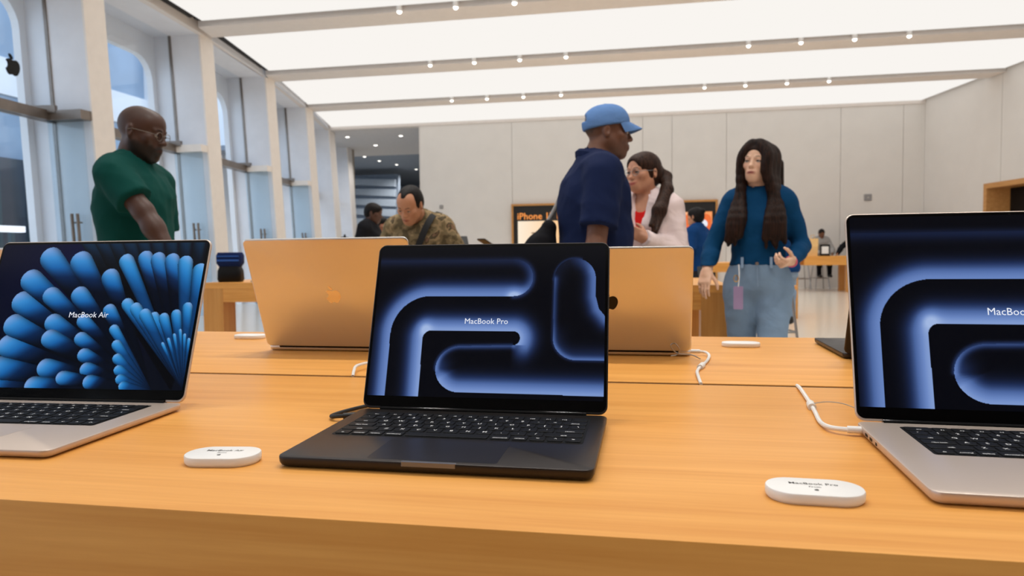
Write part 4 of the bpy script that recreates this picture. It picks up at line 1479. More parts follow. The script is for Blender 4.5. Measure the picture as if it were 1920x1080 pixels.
def person(label, loc, rz, s=1.0, fem=False, fat=0.0, lean=0.0, twist=0.0, head=(0, 0, 0), neck_fwd=0.0,
           armR=None, armL=None, legs=None, skin=(150, 105, 80), lips=None, h=0.010, hf=0.005, eyes=True, beard=False,
           top='black_cloth', sleeve='short', hem=0.90, bottom='charcoal', hair=None, hairmat_='hair_black', waist=1.02,
           collar=None, vneck=False, name='person', extras=None, group=None, undershirt=None, loose=0.0, hands=True, fold=0.0045, topname='shirt', scalp=0.0, stubble=0.0, shy=0.0, smile=0.0):
    r = root(name, loc, math.radians(rz), label, 'person', group)
    deg = math.radians
    piv = V3(0, 0, 0.95)
    TR = Rz(deg(twist)) @ Rx(deg(lean))
    T = lambda *p: (piv + TR @ (V3(*p) - piv)) * s
    f = fat
    sw = 0.140 if fem else 0.172                  # half shoulder width

    def torso(o):
        e = lambda c, rr, k: Ell(T(*c), (np.array(rr) + o) * s, TR, k)
        L = [e((0, 0.008, 1.265), ((0.132 if fem else 0.155) + 0.02 * f, (0.098 if fem else 0.112) + 0.03 * f, 0.185), 0.05),
             e((0, 0.0 - 0.025 * f, 1.10), ((0.112 if fem else 0.138) + 0.04 * f, 0.092 + 0.055 * f, 0.17), 0.07),
             e((0, 0.008, 0.955), ((0.158 if fem else 0.150) + 0.025 * f, 0.108 + 0.03 * f, 0.125), 0.07),
             Con(T(-sw + 0.03, 0.006, 1.395), T(sw - 0.03, 0.006, 1.395), (0.052 + o) * s, (0.052 + o) * s, 0.06),
             Con(T(0, 0.012, 1.455), T(-sw + 0.02, 0.01, 1.405), (0.050 + o * 0.6) * s, (0.038 + o) * s, 0.05),
             Con(T(0, 0.012, 1.455), T(sw - 0.02, 0.01, 1.405), (0.050 + o * 0.6) * s, (0.038 + o) * s, 0.05)]
        for sx in (-1, 1):
            L.append(Ell(np.array((sx * 0.075, 0.055, 0.925)) * s, np.array((0.085, 0.08, 0.09)) * s + o * s, None, 0.05))
            if fem:
                L.append(e((sx * 0.066, -0.062, 1.262), (0.058, 0.050, 0.062), 0.05))
            else:
                L.append(e((sx * 0.075, -0.06, 1.30), (0.085, 0.055, 0.07), 0.05))
        return L

    # ---- head frame
    HR = TR @ Rz(deg(head[0])) @ Rx(deg(head[1])) @ Ry(deg(head[2])) if False else Rz(deg(head[0])) @ Rx(deg(head[1])) @ Ry(deg(head[2]))
    neck0 = T(0, 0.012, 1.43)
    nj = T(0, -0.008 - neck_fwd * 0.6, 1.515)
    hs = s if s < 1.04 else 1.04 + (s - 1.04) * 0.4
    hc = nj + HR @ V3(0, -0.018 - neck_fwd * 0.4, 0.075) * hs
    H = lambda *p: hc + HR @ (V3(*p) * hs)
    he = lambda c, rr, k, sub=False, R=None, clip=None: Ell(H(*c), np.array(rr) * hs, HR if R is None else HR @ R, k * hs, sub, clip)
    hcn = lambda a, b, ra, rb, k, sub=False, clip=None: Con(H(*a), H(*b), ra * hs, rb * hs, k * hs, sub, clip)
    jw = 0.86 if fem else 1.0
    cz = 0.010 if fem else 0.0          # shorter chin
    nz = 0.80 if fem else 1.0           # smaller nose

    def skull(o=0.0):
        L = [he((0, 0.020, 0.036), (0.075 + o, 0.094 + o, 0.084 + o), 0.02),
             he((0, -0.030, -0.028 + cz * 0.5), (0.061 * (0.5 + 0.5 * jw) + o, 0.064 + o, 0.082 - cz * 0.6 + o), 0.035),
             he((0, -0.040, 0.050), (0.060 + o, 0.050 + o, 0.052 + o), 0.03)]
        for sx in (-1, 1):
            L.append(hcn((sx * 0.052 * jw, 0.004, -0.042), (sx * 0.020 * jw, -0.062, -0.092 + cz), 0.020 + o, 0.017 + o, 0.03))
        L.append(he((0, -0.070, -0.094 + cz), (0.024 * jw + o, 0.020 + o, 0.018 + o), 0.025))
        return L

    body = torso(0.0) + [Con(neck0, nj, (0.050 if fem else 0.060 + 0.006 * f) * s, (0.046 if fem else 0.056 + 0.006 * f) * s, 0.03)]
    body.append(Con(nj, H(0, 0.012, -0.02), (0.046 if fem else 0.055) * s, (0.05 if fem else 0.056) * s, 0.03))
    body += skull()
    for sx in (-1, 1):
        body.append(he((sx * 0.044, -0.060, -0.014), (0.022, 0.020, 0.018), 0.022))                      # cheek
        body.append(he((sx * 0.031, -0.100, 0.009), (0.019, 0.016, 0.0125), 0.014, True))                # eye socket
        body.append(he((sx * 0.031, -0.079, 0.0065), (0.0155, 0.0138, 0.0130), 0.004, clip=[Half(H(0, -0.092, 0.0080), HR @ V3(0, -0.25, -1))]))   # upper lid
        body.append(he((sx * 0.031, -0.0785, 0.0055), (0.0145, 0.0130, 0.0125), 0.004, clip=[Half(H(0, 0, 0.0005), HR @ V3(0, 0, 1))]))   # lower lid
        body.append(hcn((sx * 0.016, -0.0905, 0.026), (sx * 0.046, -0.078, 0.027), 0.0075, 0.005, 0.012))  # brow
        body.append(he((sx * 0.0118 * nz, -0.0980, -0.0265), (0.0085 * nz, 0.010, 0.0074 * nz), 0.006))                  # nostril wing
        body.append(he((sx * 0.0775, 0.014, 0.0), (0.0085, 0.019, 0.031), 0.008, R=Rz(sx * 0.35) @ Rx(-0.15)))   # ear
        body.append(he((sx * 0.0865, 0.009, 0.002), (0.006, 0.009, 0.015), 0.006, True))
    body += [hcn((0, -0.0885, 0.016), (0, -0.1060 + 0.002 * (1 - nz) * 10, -0.018), 0.0066 * nz, 0.0100 * nz, 0.011), he((0, -0.1085 + 0.003 * (fem), -0.0235), (0.0122 * nz, 0.0112 * nz, 0.0098 * nz), 0.007),
             he((0, -0.080, -0.060), (0.030, 0.020, 0.020), 0.02),
             ]
    mw, mz = 0.021 + 0.006 * smile, 0.007 * smile
    for sx in (-1, 1):
        body += [hcn((sx * mw, -0.0895 + 0.004 * smile, -0.0570 + mz), (0.0, -0.0980, -0.0535), 0.0040, 0.0060, 0.006), hcn((sx * mw * 0.9, -0.0890 + 0.004 * smile, -0.0625 + mz), (0.0, -0.0970, -0.0665), 0.0044, 0.0072, 0.006)]

    # ---- arms and hands
    fine = [(hc, 0.15 * hs)]
    arms = {}
    for sx, A in ((-1, armR), (1, armL)):
        sh = T(sx * (sw + 0.012), 0.008 + shy, 1.380)
        A = dict(A or {})
        el = np.array(A.get('elbow', (sx * 0.25, 0.04, 1.10)), float)
        wr = np.array(A.get('wrist', (sx * 0.27, -0.05, 0.86)), float)
        if 'elbow' not in A:
            el *= s
        if 'wrist' not in A:
            wr *= s
        g = s * (0.92 if fem else 1.0) * (1 + 0.12 * f)
        arms[sx] = (sh, el, wr, g)
        body += [Con(sh, el, 0.050 * g, 0.039 * g, 0.03), Con(el, el + (wr - el) * 0.4, 0.039 * g, 0.040 * g, 0.02), Con(el + (wr - el) * 0.35, wr, 0.040 * g, 0.0265 * g, 0.02)]
        if not hands:
            body.append(Con(wr, wr + unit(wr - el) * 0.13 * s, 0.03 * s, 0.02 * s, 0.01))
            continue
        d = unit(A.get('dir', wr - el))
        nrm = np.array(A.get('palm', (-sx, 0, 0)), float)
        nrm = unit(nrm - d * (nrm @ d))
        side = np.cross(d, nrm)
        th = A.get('thumb', None)
        if th is None:
            th = V3(0, -1, 0.3)
        if side @ np.asarray(th) < 0:
            side = -side
        Rm = np.stack([side, nrm, d], 1)
        q = s * (0.90 if fem else 1.0)
        pc = wr + d * 0.050 * q
        body.append(Rbx(pc, np.array((0.040, 0.0145, 0.050)) * q, 0.0135 * q, Rm, 0.014))
        body.append(Con(wr, wr + d * 0.03 * q, 0.026 * q, 0.024 * q, 0.015))
        cu = deg(A.get('curl', 35))
        for fi, (ox, ln, rad) in enumerate(((0.029, 0.90, 0.0088), (0.0098, 1.0, 0.0092), (-0.0098, 0.94, 0.0088), (-0.029, 0.76, 0.0078))):
            p = wr + (d * (0.094 - 0.006 * abs(fi - 1)) + side * ox) * q
            ang = cu * (0.55 + 0.1 * fi)
            for j, sl_ in enumerate((0.043, 0.027, 0.022)):
                dd = d * math.cos(ang) + nrm * math.sin(ang)
                e = p + dd * sl_ * ln * q
                body.append(Con(p, e, rad * q * (1 - 0.08 * j), rad * q * (0.92 - 0.08 * j), 0.004))
                p = e
                ang += cu * (0.9 if j == 0 else 0.7)
        p = wr + (d * 0.026 + side * 0.030 + nrm * 0.006) * q
        ang = 0.75
        for j, sl_ in enumerate((0.042, 0.032, 0.024)):
            dd = unit(d * math.cos(ang) + side * math.sin(ang) + nrm * (0.25 + 0.6 * math.sin(cu)) )
            e = p + dd * sl_ * q
            body.append(Con(p, e, (0.0135, 0.0105, 0.0092)[j] * q, (0.0108, 0.0094, 0.0078)[j] * q, 0.006))
            p = e
            ang -= 0.32
        fine.append((wr + d * 0.09 * q, 0.105 * q))

    # ---- legs
    lg = legs or {}
    leg = {}
    for sx, key in ((-1, 'R'), (1, 'L')):
        hip = V3(sx * 0.088, 0.005, 0.90) * s
        kn = np.array(lg.get('knee' + key, (sx * 0.10, -0.01, 0.49)), float)
        an = np.array(lg.get('ankle' + key, (sx * 0.105, 0.03, 0.085)), float)
        if 'knee' + key not in lg: kn = kn * s
        if 'ankle' + key not in lg: an = an * s
        leg[sx] = (hip, kn, an)
        tw = (0.088 if fem else 0.082) + 0.012 * f
        body += [Con(hip, kn, tw * s, 0.055 * s, 0.04), Con(kn, kn + (an - kn) * 0.35, 0.054 * s, 0.055 * s, 0.03), Con(kn + (an - kn) * 0.3, an, 0.055 * s, 0.036 * s, 0.02),
                 Con(an + V3(0, 0.02, -0.03) * s, an + V3(0, -0.14, -0.045) * s, 0.036 * s, 0.028 * s, 0.02)]
    Vb, Qb = polygonize(body, h, fine if hf < h else (), hf)

    # ---- skin tone with the darker and redder places of a face
    base = srgb2lin(np.array(skin, float))
    tone = np.tile(base, (len(Vb), 1))
    loc_h = ((Vb - hc) @ HR) / hs
    x, y, zz = loc_h[:, 0], loc_h[:, 1], loc_h[:, 2]
    lipc = srgb2lin(np.array(lips if lips else [c * k for c, k in zip(skin, (0.86, 0.66, 0.68))], float))
    zl = zz - mz * (np.abs(x) / mw) ** 2
    m = np.exp(-((np.abs(x) / (mw + 0.002)) ** 4 + ((zl + 0.0595) / 0.0085) ** 4)) * (y < -0.078)
    tone = tone * (1 - m[:, None]) + lipc * m[:, None]
    line = np.exp(-((np.abs(x) / mw) ** 4 + ((zl + 0.0600) / 0.0018) ** 2)) * (y < -0.078) * 0.6
    tone *= (1 - line)[:, None]
    ck = np.exp(-(((np.abs(x) - 0.042) / 0.022) ** 2 + ((zz + 0.02) / 0.022) ** 2)) * (y < -0.03) * (0.30 if fem else 0.12)
    tone = tone * (1 - ck[:, None]) + tone * np.array([1.05, 0.80, 0.78]) * ck[:, None]
    wob = 0.006 * np.sin(x * 190 + 1.3) * np.sin(zz * 170) + 0.004 * np.sin(y * 260 + zz * 90)
    sg = lambda q, w: 1 / (1 + np.exp(-np.clip(q / w, -30, 30)))
    near_h = np.hypot(np.hypot(x, y), zz) < 0.16
    if scalp:
        hl = sg(zz - 0.062 - 0.55 * np.clip(-y - 0.02, 0, 1) + 0.9 * np.clip(y - 0.005, 0, 0.09) + wob, 0.006) * near_h
        tone = tone * (1 - scalp * hl[:, None]) + srgb2lin(np.array([20., 16., 15.])) * (scalp * hl[:, None])
    if stubble:
        lo_ = sg(-(zz + 0.040 - 0.55 * np.clip(y + 0.06, 0, 0.09)) + wob, 0.006) * sg(-(y - 0.012), 0.005) * sg(zz + 0.135, 0.008) * near_h
        mo = np.exp(-((np.abs(x) / 0.022) ** 4 + ((zz + 0.0600) / 0.0065) ** 4)) * (y < -0.083)
        up_ = sg(-(zz + 0.036), 0.004)
        lo_ = lo_ * (1 - mo) * up_
        tone = tone * (1 - stubble * lo_[:, None]) + srgb2lin(np.array([14., 11., 10.])) * (stubble * lo_[:, None])
    net_object('body', Vb, Qb, SKIN, r, tone)

    # ---- eyes and brows
    if eyes:
        prof = [(0, 0.0118), (0.0024, 0.01155), (0.0056, 0.0104), (0.0085, 0.0082), (0.0110, 0.0043), (0.0118, 0.0)]
        for sx in (-1, 1):
            gz = HR @ unit(V3(*(extras or {}).get('gaze', (0, -1, 0))))
            up = unit(np.cross(gz, V3(0.0, 0.3, 1)))
            up2 = np.cross(gz, up)
            c = H(sx * 0.031, -0.0795, 0.006)
            mb = MB()
            n = 14
            rings = [[tuple(c + hs * (gz * zv + up * rr * math.cos(2 * math.pi * k / n) + up2 * rr * math.sin(2 * math.pi * k / n))) for k in range(n)] for rr, zv in [(0.0003, 0.01225)] + [(a * 1.04, b * 1.04) for a, b in prof[1:]]]
            mb.rings(rings[:3], cap=True, m=1)
            mb.rings(rings[2:], cap=False, m=0)
            mb.build('eye', ['eye_white', 'iris'], r, True)
            ls_ = MB()
            ls_.tube(spline([H(sx * (0.031 + q_), -0.0925 + abs(q_) * 0.38, 0.0092 - abs(q_) * 0.22) for q_ in (-0.0135, -0.007, 0.0, 0.007, 0.0140)], 3), (0.0016 if fem else 0.0011) * hs, 5)
            ls_.build('eyelashes', 'hair_black', r, True)
            br = MB()
            pts = [H(sx * a, b, c_) for a, b, c_ in ((0.014, -0.0962, 0.0265), (0.024, -0.0950, 0.0300), (0.036, -0.0885, 0.0312), (0.047, -0.0800, 0.0275))]
            br.tube(spline(pts, 4), [(0.0018 if fem else 0.0026) * hs * (1 - 0.03 * i) for i in range(13)], 6)
            br.build('eyebrow', hairmat_, r, True)

    # ---- clothes
    o = 0.014 + loose
    cl = torso(o)
    for sx in (-1, 1):
        sh, el, wr, g = arms[sx]
        if sleeve == 'short':
            e = sh + (el - sh) * 0.72
            cl.append(Con(sh, e + unit(el - sh) * 0.05, (0.062 + loose) * g, (0.066 + loose) * g, 0.035, clip=[Half(e, el - sh)]))
        elif sleeve == 'long':
            cl += [Con(sh, el, (0.060 + loose) * g, (0.050 + loose) * g, 0.035), Con(el, el + (wr - el) * 0.45, (0.050 + loose) * g, (0.0485 + loose) * g, 0.02), Con(el + (wr - el) * 0.4, wr + unit(wr - el) * 0.03, (0.0485 + loose) * g, (0.037 + loose * 0.7) * g, 0.02, clip=[Half(wr + unit(wr - el) * 0.012, wr - el)])]
    cl.append(Half(V3(0, 0, hem) * s, V3(0, 0, -1)))
    cl.append(Con(T(0, 0.012, 1.44), H(0, 0.0, -0.04), (0.060 if fem else 0.068 + 0.006 * f) * s, (0.062 if fem else 0.068) * s, 0.006, sub=True))
    if vneck:
        cl.append(Con(T(0, -0.070, 1.47), T(0, -0.158, 1.22), 0.052 * s, 0.012 * s, 0.004, sub=True))
        cl.append(Con(T(0, -0.120, 1.47), T(0, -0.175, 1.22), 0.056 * s, 0.012 * s, 0.004, sub=True))
    Vc, Qc = polygonize(cl, min(h, 0.009))
    Vc = wrinkle(Vc, Qc, fold, int(abs(loc[0] * 100)))
    shirt = net_object(topname, Vc, Qc, MT[top], r)
    if collar:
        mb = MB()
        nA, rows = 36, []
        gap = 16 if not vneck else 30
        for k in range(nA + 1):
            a_ = math.radians(-90 + gap + (360 - 2 * gap) * k / nA)
            fr = max(0.0, -math.sin(a_))                      # 1 at the throat, 0 at the sides
            tip = math.exp(-(min(k, nA - k) / 3.0) ** 2)
            c_, s_ = math.cos(a_), math.sin(a_)
            rt = 0.066 + 0.008 * f + loose * 0.4
            up = V3(rt * c_, 0.008 + rt * 0.95 * s_, 1.476 + 0.022 * s_)
            fold_ = V3((rt + 0.006) * c_, 0.008 + (rt + 0.006) * 0.95 * s_, 1.488 + 0.022 * s_)
            lo2 = V3((rt + 0.026 + 0.006 * f) * c_ + 0.012 * tip * np.sign(c_), 0.008 + (rt + (0.020 + 0.010 * f + loose * 0.5) * (0.3 if s_ > 0 else 1.0)) * 0.98 * s_ - 0.022 * tip, 1.447 + 0.026 * s_ - 0.045 * tip - 0.018 * fr)
            rows.append([T(*up), T(*fold_), T(*((fold_ * 0.5 + lo2 * 0.5) + V3(0.010 * c_, 0.010 * s_, 0.006))), T(*(lo2 + V3(0.004 * c_, 0.004 * s_, 0.003))), T(*lo2), T(*((fold_ * 0.5 + lo2 * 0.5) + V3(0.004 * c_, 0.004 * s_, 0.0)))])
        mb.rings([[tuple(p) for p in rw_] for rw_ in rows])
        cobj = mb.build('collar', top, r, True)
    if undershirt:
        ul = torso(0.006) + [Half(V3(0, 0, 1.12) * s, V3(0, 0, -1)), Con(T(0, 0.0, 1.47), T(0, -0.10, 1.42), 0.066 * s, 0.055 * s, 0.006, sub=True)]
        Vu, Qu = polygonize(ul, 0.009)
        net_object('undershirt', Vu, Qu, MT[undershirt], r)
    pl = []
    e0 = 0.011
    tl_ = torso(e0)
    pl += [tl_[1], tl_[2]] + [p for p in tl_ if isinstance(p, Ell) and p.k == 0.05 and p.c[2] < 0.95 * s]
    for sx in (-1, 1):
        hip, kn, an = leg[sx]
        tw = (0.088 if fem else 0.082) + 0.012 * f + e0
        pl += [Con(hip, kn, tw * s, 0.068 * s, 0.03), Con(kn, kn + (an - kn) * 0.4, 0.067 * s, 0.066 * s, 0.03), Con(kn + (an - kn) * 0.35, an + V3(0, 0, -0.02) * s, 0.066 * s, 0.058 * s, 0.03)]
    pl.append(Half(V3(0, 0, waist) * s, V3(0, 0, 1)))
    Vp, Qp = polygonize(pl, min(h * 1.2, 0.012))
    Vp = wrinkle(Vp, Qp, 0.0035, 5)
    net_object('trousers', Vp, Qp, MT[bottom], r)
    sm = []
    for sx in (-1, 1):
        hip, kn, an = leg[sx]
        sp = [Con(an + V3(0, 0.03, -0.035) * s, an + V3(0, -0.155, -0.048) * s, 0.044 * s, 0.036 * s, 0.02), Ell(an + V3(0, 0, -0.01) * s, np.array((0.045, 0.05, 0.05)) * s, None, 0.02),
              Half(an + V3(0, 0, -0.083) * s, V3(0, 0, -1))]
        Vs, Qs = polygonize(sp, 0.012)
        net_object('shoe', Vs, Qs, MT['shoe'], r)

    # ---- hair
    cut = Half(H(0, -0.055, 0.06), HR @ unit(V3(0, -0.75, -0.66)))
    if hair in ('short', 'balding', 'long', 'pony', 'bun', 'buzz'):
        o = {'short': 0.008, 'balding': 0.007, 'long': 0.014, 'pony': 0.009, 'bun': 0.009, 'buzz': 0.0035}[hair]
        hp = [he((0, 0.020, 0.036), (0.075 + o, 0.094 + o, 0.084 + o), 0.02), he((0, 0.035, -0.01), (0.068 + o, 0.075 + o, 0.07 + o), 0.03)]
        if hair == 'long':
            hp.append(he((0, -0.030, 0.055), (0.068, 0.066, 0.064), 0.02))
        elif hair != 'balding':
            hp.append(he((0, -0.040, 0.050), (0.060 + o, 0.050 + o, 0.052 + o), 0.02))
        else:
            hp.append(he((0, -0.034, 0.052), (0.054, 0.052, 0.056), 0.02))
        hp.append(he((0, -0.102 if hair == 'pony' else -0.095, -0.040 if hair == 'pony' else -0.035), (0.064 if hair == 'long' else 0.058, 0.066, 0.100 if hair == 'long' else (0.112 if hair == 'pony' else 0.102)), 0.012, True))        # face opening
        hp.append(he((0, -0.075, -0.115), (0.085, 0.10, 0.062), 0.012, True))
        if hair in ('short', 'balding', 'buzz', 'bun', 'pony'):
            for sx in (-1, 1):
                hp.append(he((sx * 0.085, 0.006, -0.012), (0.016, 0.024, 0.036), 0.008, True))
                hp.append(he((sx * 0.075, -0.058, -0.038), (0.032, 0.040, 0.062), 0.008, True))
        if hair == 'balding':
            for sx in (-1, 1):
                hp.append(he((sx * 0.048, -0.072, 0.098), (0.026, 0.052, 0.040), 0.01, True))
        if hair == 'pony':
            A0, A1, A2, A3 = extras['tail']
            hp += [Con(H(0, 0.095, 0.035), A0, 0.032, 0.028, 0.02), Con(A0, A1, 0.030, 0.034, 0.02), Con(A1, A2, 0.034, 0.038, 0.02), Con(A2, A3, 0.038, 0.014, 0.02),
                   Con(A1 + V3(0.012, -0.01, 0), A3 + V3(0.02, -0.01, 0.03), 0.022, 0.008, 0.012), Con(A1 - V3(0.012, 0, 0), A3 + V3(-0.02, 0, 0.06), 0.022, 0.010, 0.012)]
        if hair == 'bun':
            hp.append(he((0, 0.110, 0.075), (0.036, 0.036, 0.034), 0.015))
        if hair == 'long':
            for a_, b_, ra, rb in extras['locks'](H, T):
                hp.append(Con(a_, b_, ra, rb, 0.022))
        Vh, Qh = polygonize(hp, 0.006 if h < 0.02 else 0.012)
        net_object('hair', Vh, Qh, MT[hairmat_], r)
    if beard:
        bp = skull(0.0075)[1:2] + skull(0.0075)[3:] + [he((0, -0.085, -0.055), (0.030, 0.022, 0.030), 0.01)]
        bp += [he((0, -0.105, -0.0605), (0.019, 0.03, 0.0065), 0.004, True), Half(H(0, -0.06, -0.040), HR @ unit(V3(0, 0.55, 1.0))), Half(H(0, 0.012, 0), HR @ V3(0, 1, 0)),
               he((0, -0.115, -0.028), (0.03, 0.03, 0.022), 0.006, True)]
        Vh, Qh = polygonize(bp, 0.006)
        net_object('beard', Vh, Qh, MT['hair_black'], r)
    r_info = dict(root=r, H=H, T=T, HR=HR, TR=TR, hs=hs, s=s, arms=arms, shirt=shirt)
    return r_info


def strap_mesh(pts, nrm, w, t, name, mat, parent):
    """a flat band along pts with the given face normals"""
    mb = MB()
    P = [np.array(p, float) for p in pts]
    rings = []
    for i, p in enumerate(P):
        tg = unit(P[min(i + 1, len(P) - 1)] - P[max(i - 1, 0)])
        n = unit(nrm[i] - tg * (nrm[i] @ tg))
        b = np.cross(tg, n)
        rings.append([tuple(p + b * w / 2), tuple(p + b * w / 2 + n * t), tuple(p - b * w / 2 + n * t), tuple(p - b * w / 2)])
    mb.rings(rings)
    return mb.build(name, mat, parent, True)


def eyeglasses(I, parent, mat='steel'):
    H, hs = I['H'], I['hs']
    mb = MB()
    for sx in (-1, 1):
        ring = [tuple(H(sx * 0.033 + 0.024 * math.cos(a * math.pi / 10), -0.1005 + 0.35 * abs(0.024 * math.cos(a * math.pi / 10)) * 0.2, 0.004 + 0.019 * math.sin(a * math.pi / 10))) for a in range(20)]
        mb.tube(ring, 0.0014 * hs, 6, closed=True)
        mb.tube([tuple(H(sx * 0.057, -0.099, 0.008)), tuple(H(sx * 0.076, -0.07, 0.010)), tuple(H(sx * 0.084, 0.0, 0.012)), tuple(H(sx * 0.083, 0.02, 0.004))], 0.0014 * hs, 6)
    mb.tube([tuple(H(-0.009, -0.1005, 0.008)), tuple(H(0, -0.106, 0.011)), tuple(H(0.009, -0.1005, 0.008))], 0.0014 * hs, 6)
    return mb.build('glasses', mat, parent, True)


# --- man in the green shirt, in profile at the left
G = person('bald bearded man in a bottle green T-shirt, standing in profile at the left', (-2.405, 3.05, 0), 100, s=1.075, fat=0.50, lean=1, head=(-2, 14, 0), neck_fwd=0.0, shy=-0.025,
           armR=dict(elbow=(-0.245, -0.175, 1.320), wrist=(-0.275, -0.310, 1.120), dir=(0.1, -0.1, -1), palm=(0.3, 0, -1), thumb=(1, -0.2, 0.2), curl=25),
           armL=dict(elbow=(0.27, 0.00, 1.16), wrist=(0.25, -0.06, 0.93), dir=(0, -0.1, -1), palm=(0, 0, -1), thumb=(-1, -0.2, 0.2), curl=25),
           skin=(76, 47, 34), stubble=0.92, scalp=0.25, top='green_tee', sleeve='short', hem=0.86, bottom='charcoal', loose=0.006, topname='t_shirt')
eyeglasses(G, G['root'], 'bronze')
H, T = G['H'], G['T']
ch = [tuple(T(0.078 * math.cos(a), 0.004 + 0.078 * math.sin(a), 1.462 + 0.020 * math.sin(a))) for a in [k * math.pi / 12 for k in range(24)]]
MB().tube(ch, 0.0035, 6, closed=True).build('necklace', 'gold', G['root'], True)

# --- man in the blue cap
Cp = person('man in a navy polo shirt and light blue cap, seen from behind in profile', (-0.27, 3.60, 0), 108, s=1.075, fat=0.85, lean=3, head=(-8, 4, 0), neck_fwd=0.02,
            armR=dict(elbow=(-0.265, 0.045, 1.135), wrist=(-0.285, -0.01, 0.90), dir=(0, -0.15, -1), palm=(1, 0, 0), curl=30),
            skin=(112, 72, 52), scalp=0.75, stubble=0.25, top='navy_polo', sleeve='short', hem=0.86, bottom='charcoal', collar=True, loose=0.012, topname='polo_shirt')
H, T, HR, hs = Cp['H'], Cp['T'], Cp['HR'], Cp['hs']
cp = [Ell(H(0, 0.018, 0.040), np.array((0.088, 0.108, 0.093)) * hs, HR, 0.02), Ell(H(0, -0.02, 0.055), np.array((0.080, 0.075, 0.075)) * hs, HR, 0.03),
      Half(H(0, -0.08, 0.046), HR @ unit(V3(0, -0.22, -1))),
      Con(H(-0.02, 0.13, 0.052), H(0.02, 0.13, 0.052), 0.030 * hs, 0.030 * hs, 0.004, sub=True, clip=[Half(H(0, 0, 0.045), HR @ V3(0, 0, -1))])]
Vh, Qh = polygonize(cp, 0.006)
cap = net_object('cap', Vh, Qh, MT['cap_blue'], Cp['root'])
mb = MB()
top_, bot_ = [], []
NU, NV = 16, 6
for j in range(NV + 1):
    v = j / NV
    for i in range(NU + 1):
        u = -1 + 2 * i / NU
        x_ = 0.078 * u * (1 - 0.10 * v)
        yb = -0.020 - 0.075 * math.sqrt(max(0, 1 - (u * 0.95) ** 2))
        y_ = yb - 0.064 * v * (1 - 0.55 * u * u)
        z_ = 0.056 - 0.026 * v - 0.030 * u * u * (0.4 + 0.6 * v)
        top_.append(tuple(H(x_, y_, z_ + 0.003)))
        bot_.append(tuple(H(x_, y_, z_ - 0.001)))
n = len(top_)
fs = []
for j in range(NV):
    for i in range(NU):
        a = j * (NU + 1) + i
        fs.append((a, a + 1, a + NU + 2, a + NU + 1))
        fs.append((n + a, n + a + NU + 1, n + a + NU + 2, n + a + 1))
for i in range(NU):
    a = NV * (NU + 1) + i
    fs.append((a, a + 1, n + a + 1, n + a))
for j in range(NV):
    a = j * (NU + 1)
    fs.append((a, a + NU + 1, n + a + NU + 1, n + a))
    a += NU
    fs.append((a + NU + 1, a, n + a, n + a + NU + 1))
mb.add(top_ + bot_, fs)
brim = mb.build('brim', 'cap_blue', cap, True)
Vh, Qh = polygonize([Ell(H(0, 0.02, 0.132), np.array((0.010, 0.010, 0.006)) * hs, HR, 0.004)], 0.003)
net_object('button', Vh, Qh, MT['cap_blue'], cap)

# black backpack at his back
bk = root('backpack', (-0.520, 3.520, 0.80), math.radians(108), 'black backpack against the back of the man in the navy polo', 'backpack')
bp_ = [Con((0, -0.05, 0.44), (0, 0.0, 0.30), 0.040, 0.070, 0.04), Con((0, 0.0, 0.34), (0, 0.05, 0.16), 0.075, 0.12, 0.04), Rbx((0, 0.03, 0.16), (0.14, 0.090, 0.16), 0.06, None, 0.05), Rbx((0, 0.09, 0.10), (0.10, 0.045, 0.09), 0.04, None, 0.03)]
Vh, Qh = polygonize(bp_, 0.012)
net_object('pack_body', wrinkle(Vh, Qh, 0.003, 3), Qh, MT['black_cloth'], bk)
MB().tube(spline([(0.05, -0.045, 0.46), (0.05, -0.10, 0.56), (0.05, -0.135, 0.66)], 5), 0.010, 8).build('strap', 'grey_cloth', bk, True)

# --- woman in the pale pink shirt
Pk = person('smiling woman with glasses and a long ponytail in a pale pink shirt', (0.0, 4.12, 0), -24, s=0.975, fem=True, fat=0.28, head=(-18, 2, 0),
            armL=dict(elbow=(0.200, -0.030, 1.115), wrist=(0.100, -0.225, 1.185), dir=(-0.75, -0.35, 0.42), palm=(-0.3, 0.9, -0.2), thumb=(0.2, -0.3, 1), curl=55),
            armR=dict(elbow=(-0.24, -0.02, 1.11), wrist=(-0.12, -0.24, 1.10), dir=(0.7, -0.4, 0.3), palm=(0.3, 0.9, -0.2), thumb=(0, -0.2, 1), curl=55),
            skin=(214, 154, 122), smile=1.0, lips=(182, 84, 78), top='pink_shirt', sleeve='long', hem=0.84, bottom='charcoal', hair='pony', hairmat_='hair_pony', collar=True, vneck=True, undershirt='red_top', loose=0.013,
            extras=dict(tail=(V3(0.085, 0.085, 1.535), V3(0.122, 0.000, 1.455), V3(0.128, -0.120, 1.335), V3(0.128, -0.195, 1.195))))
eyeglasses(Pk, Pk['root'])
sh, el, wr, g = Pk['arms'][1]
d = unit(wr - el)
a = unit(np.cross(d, V3(0, 0, 1)))
b = np.cross(d, a)
MB().tube([tuple(wr - d * 0.004 + (a * math.cos(k * math.pi / 8) + b * math.sin(k * math.pi / 8)) * 0.031) for k in range(16)], 0.009, 6, closed=True).build('watch', 'strap', Pk['root'], True)

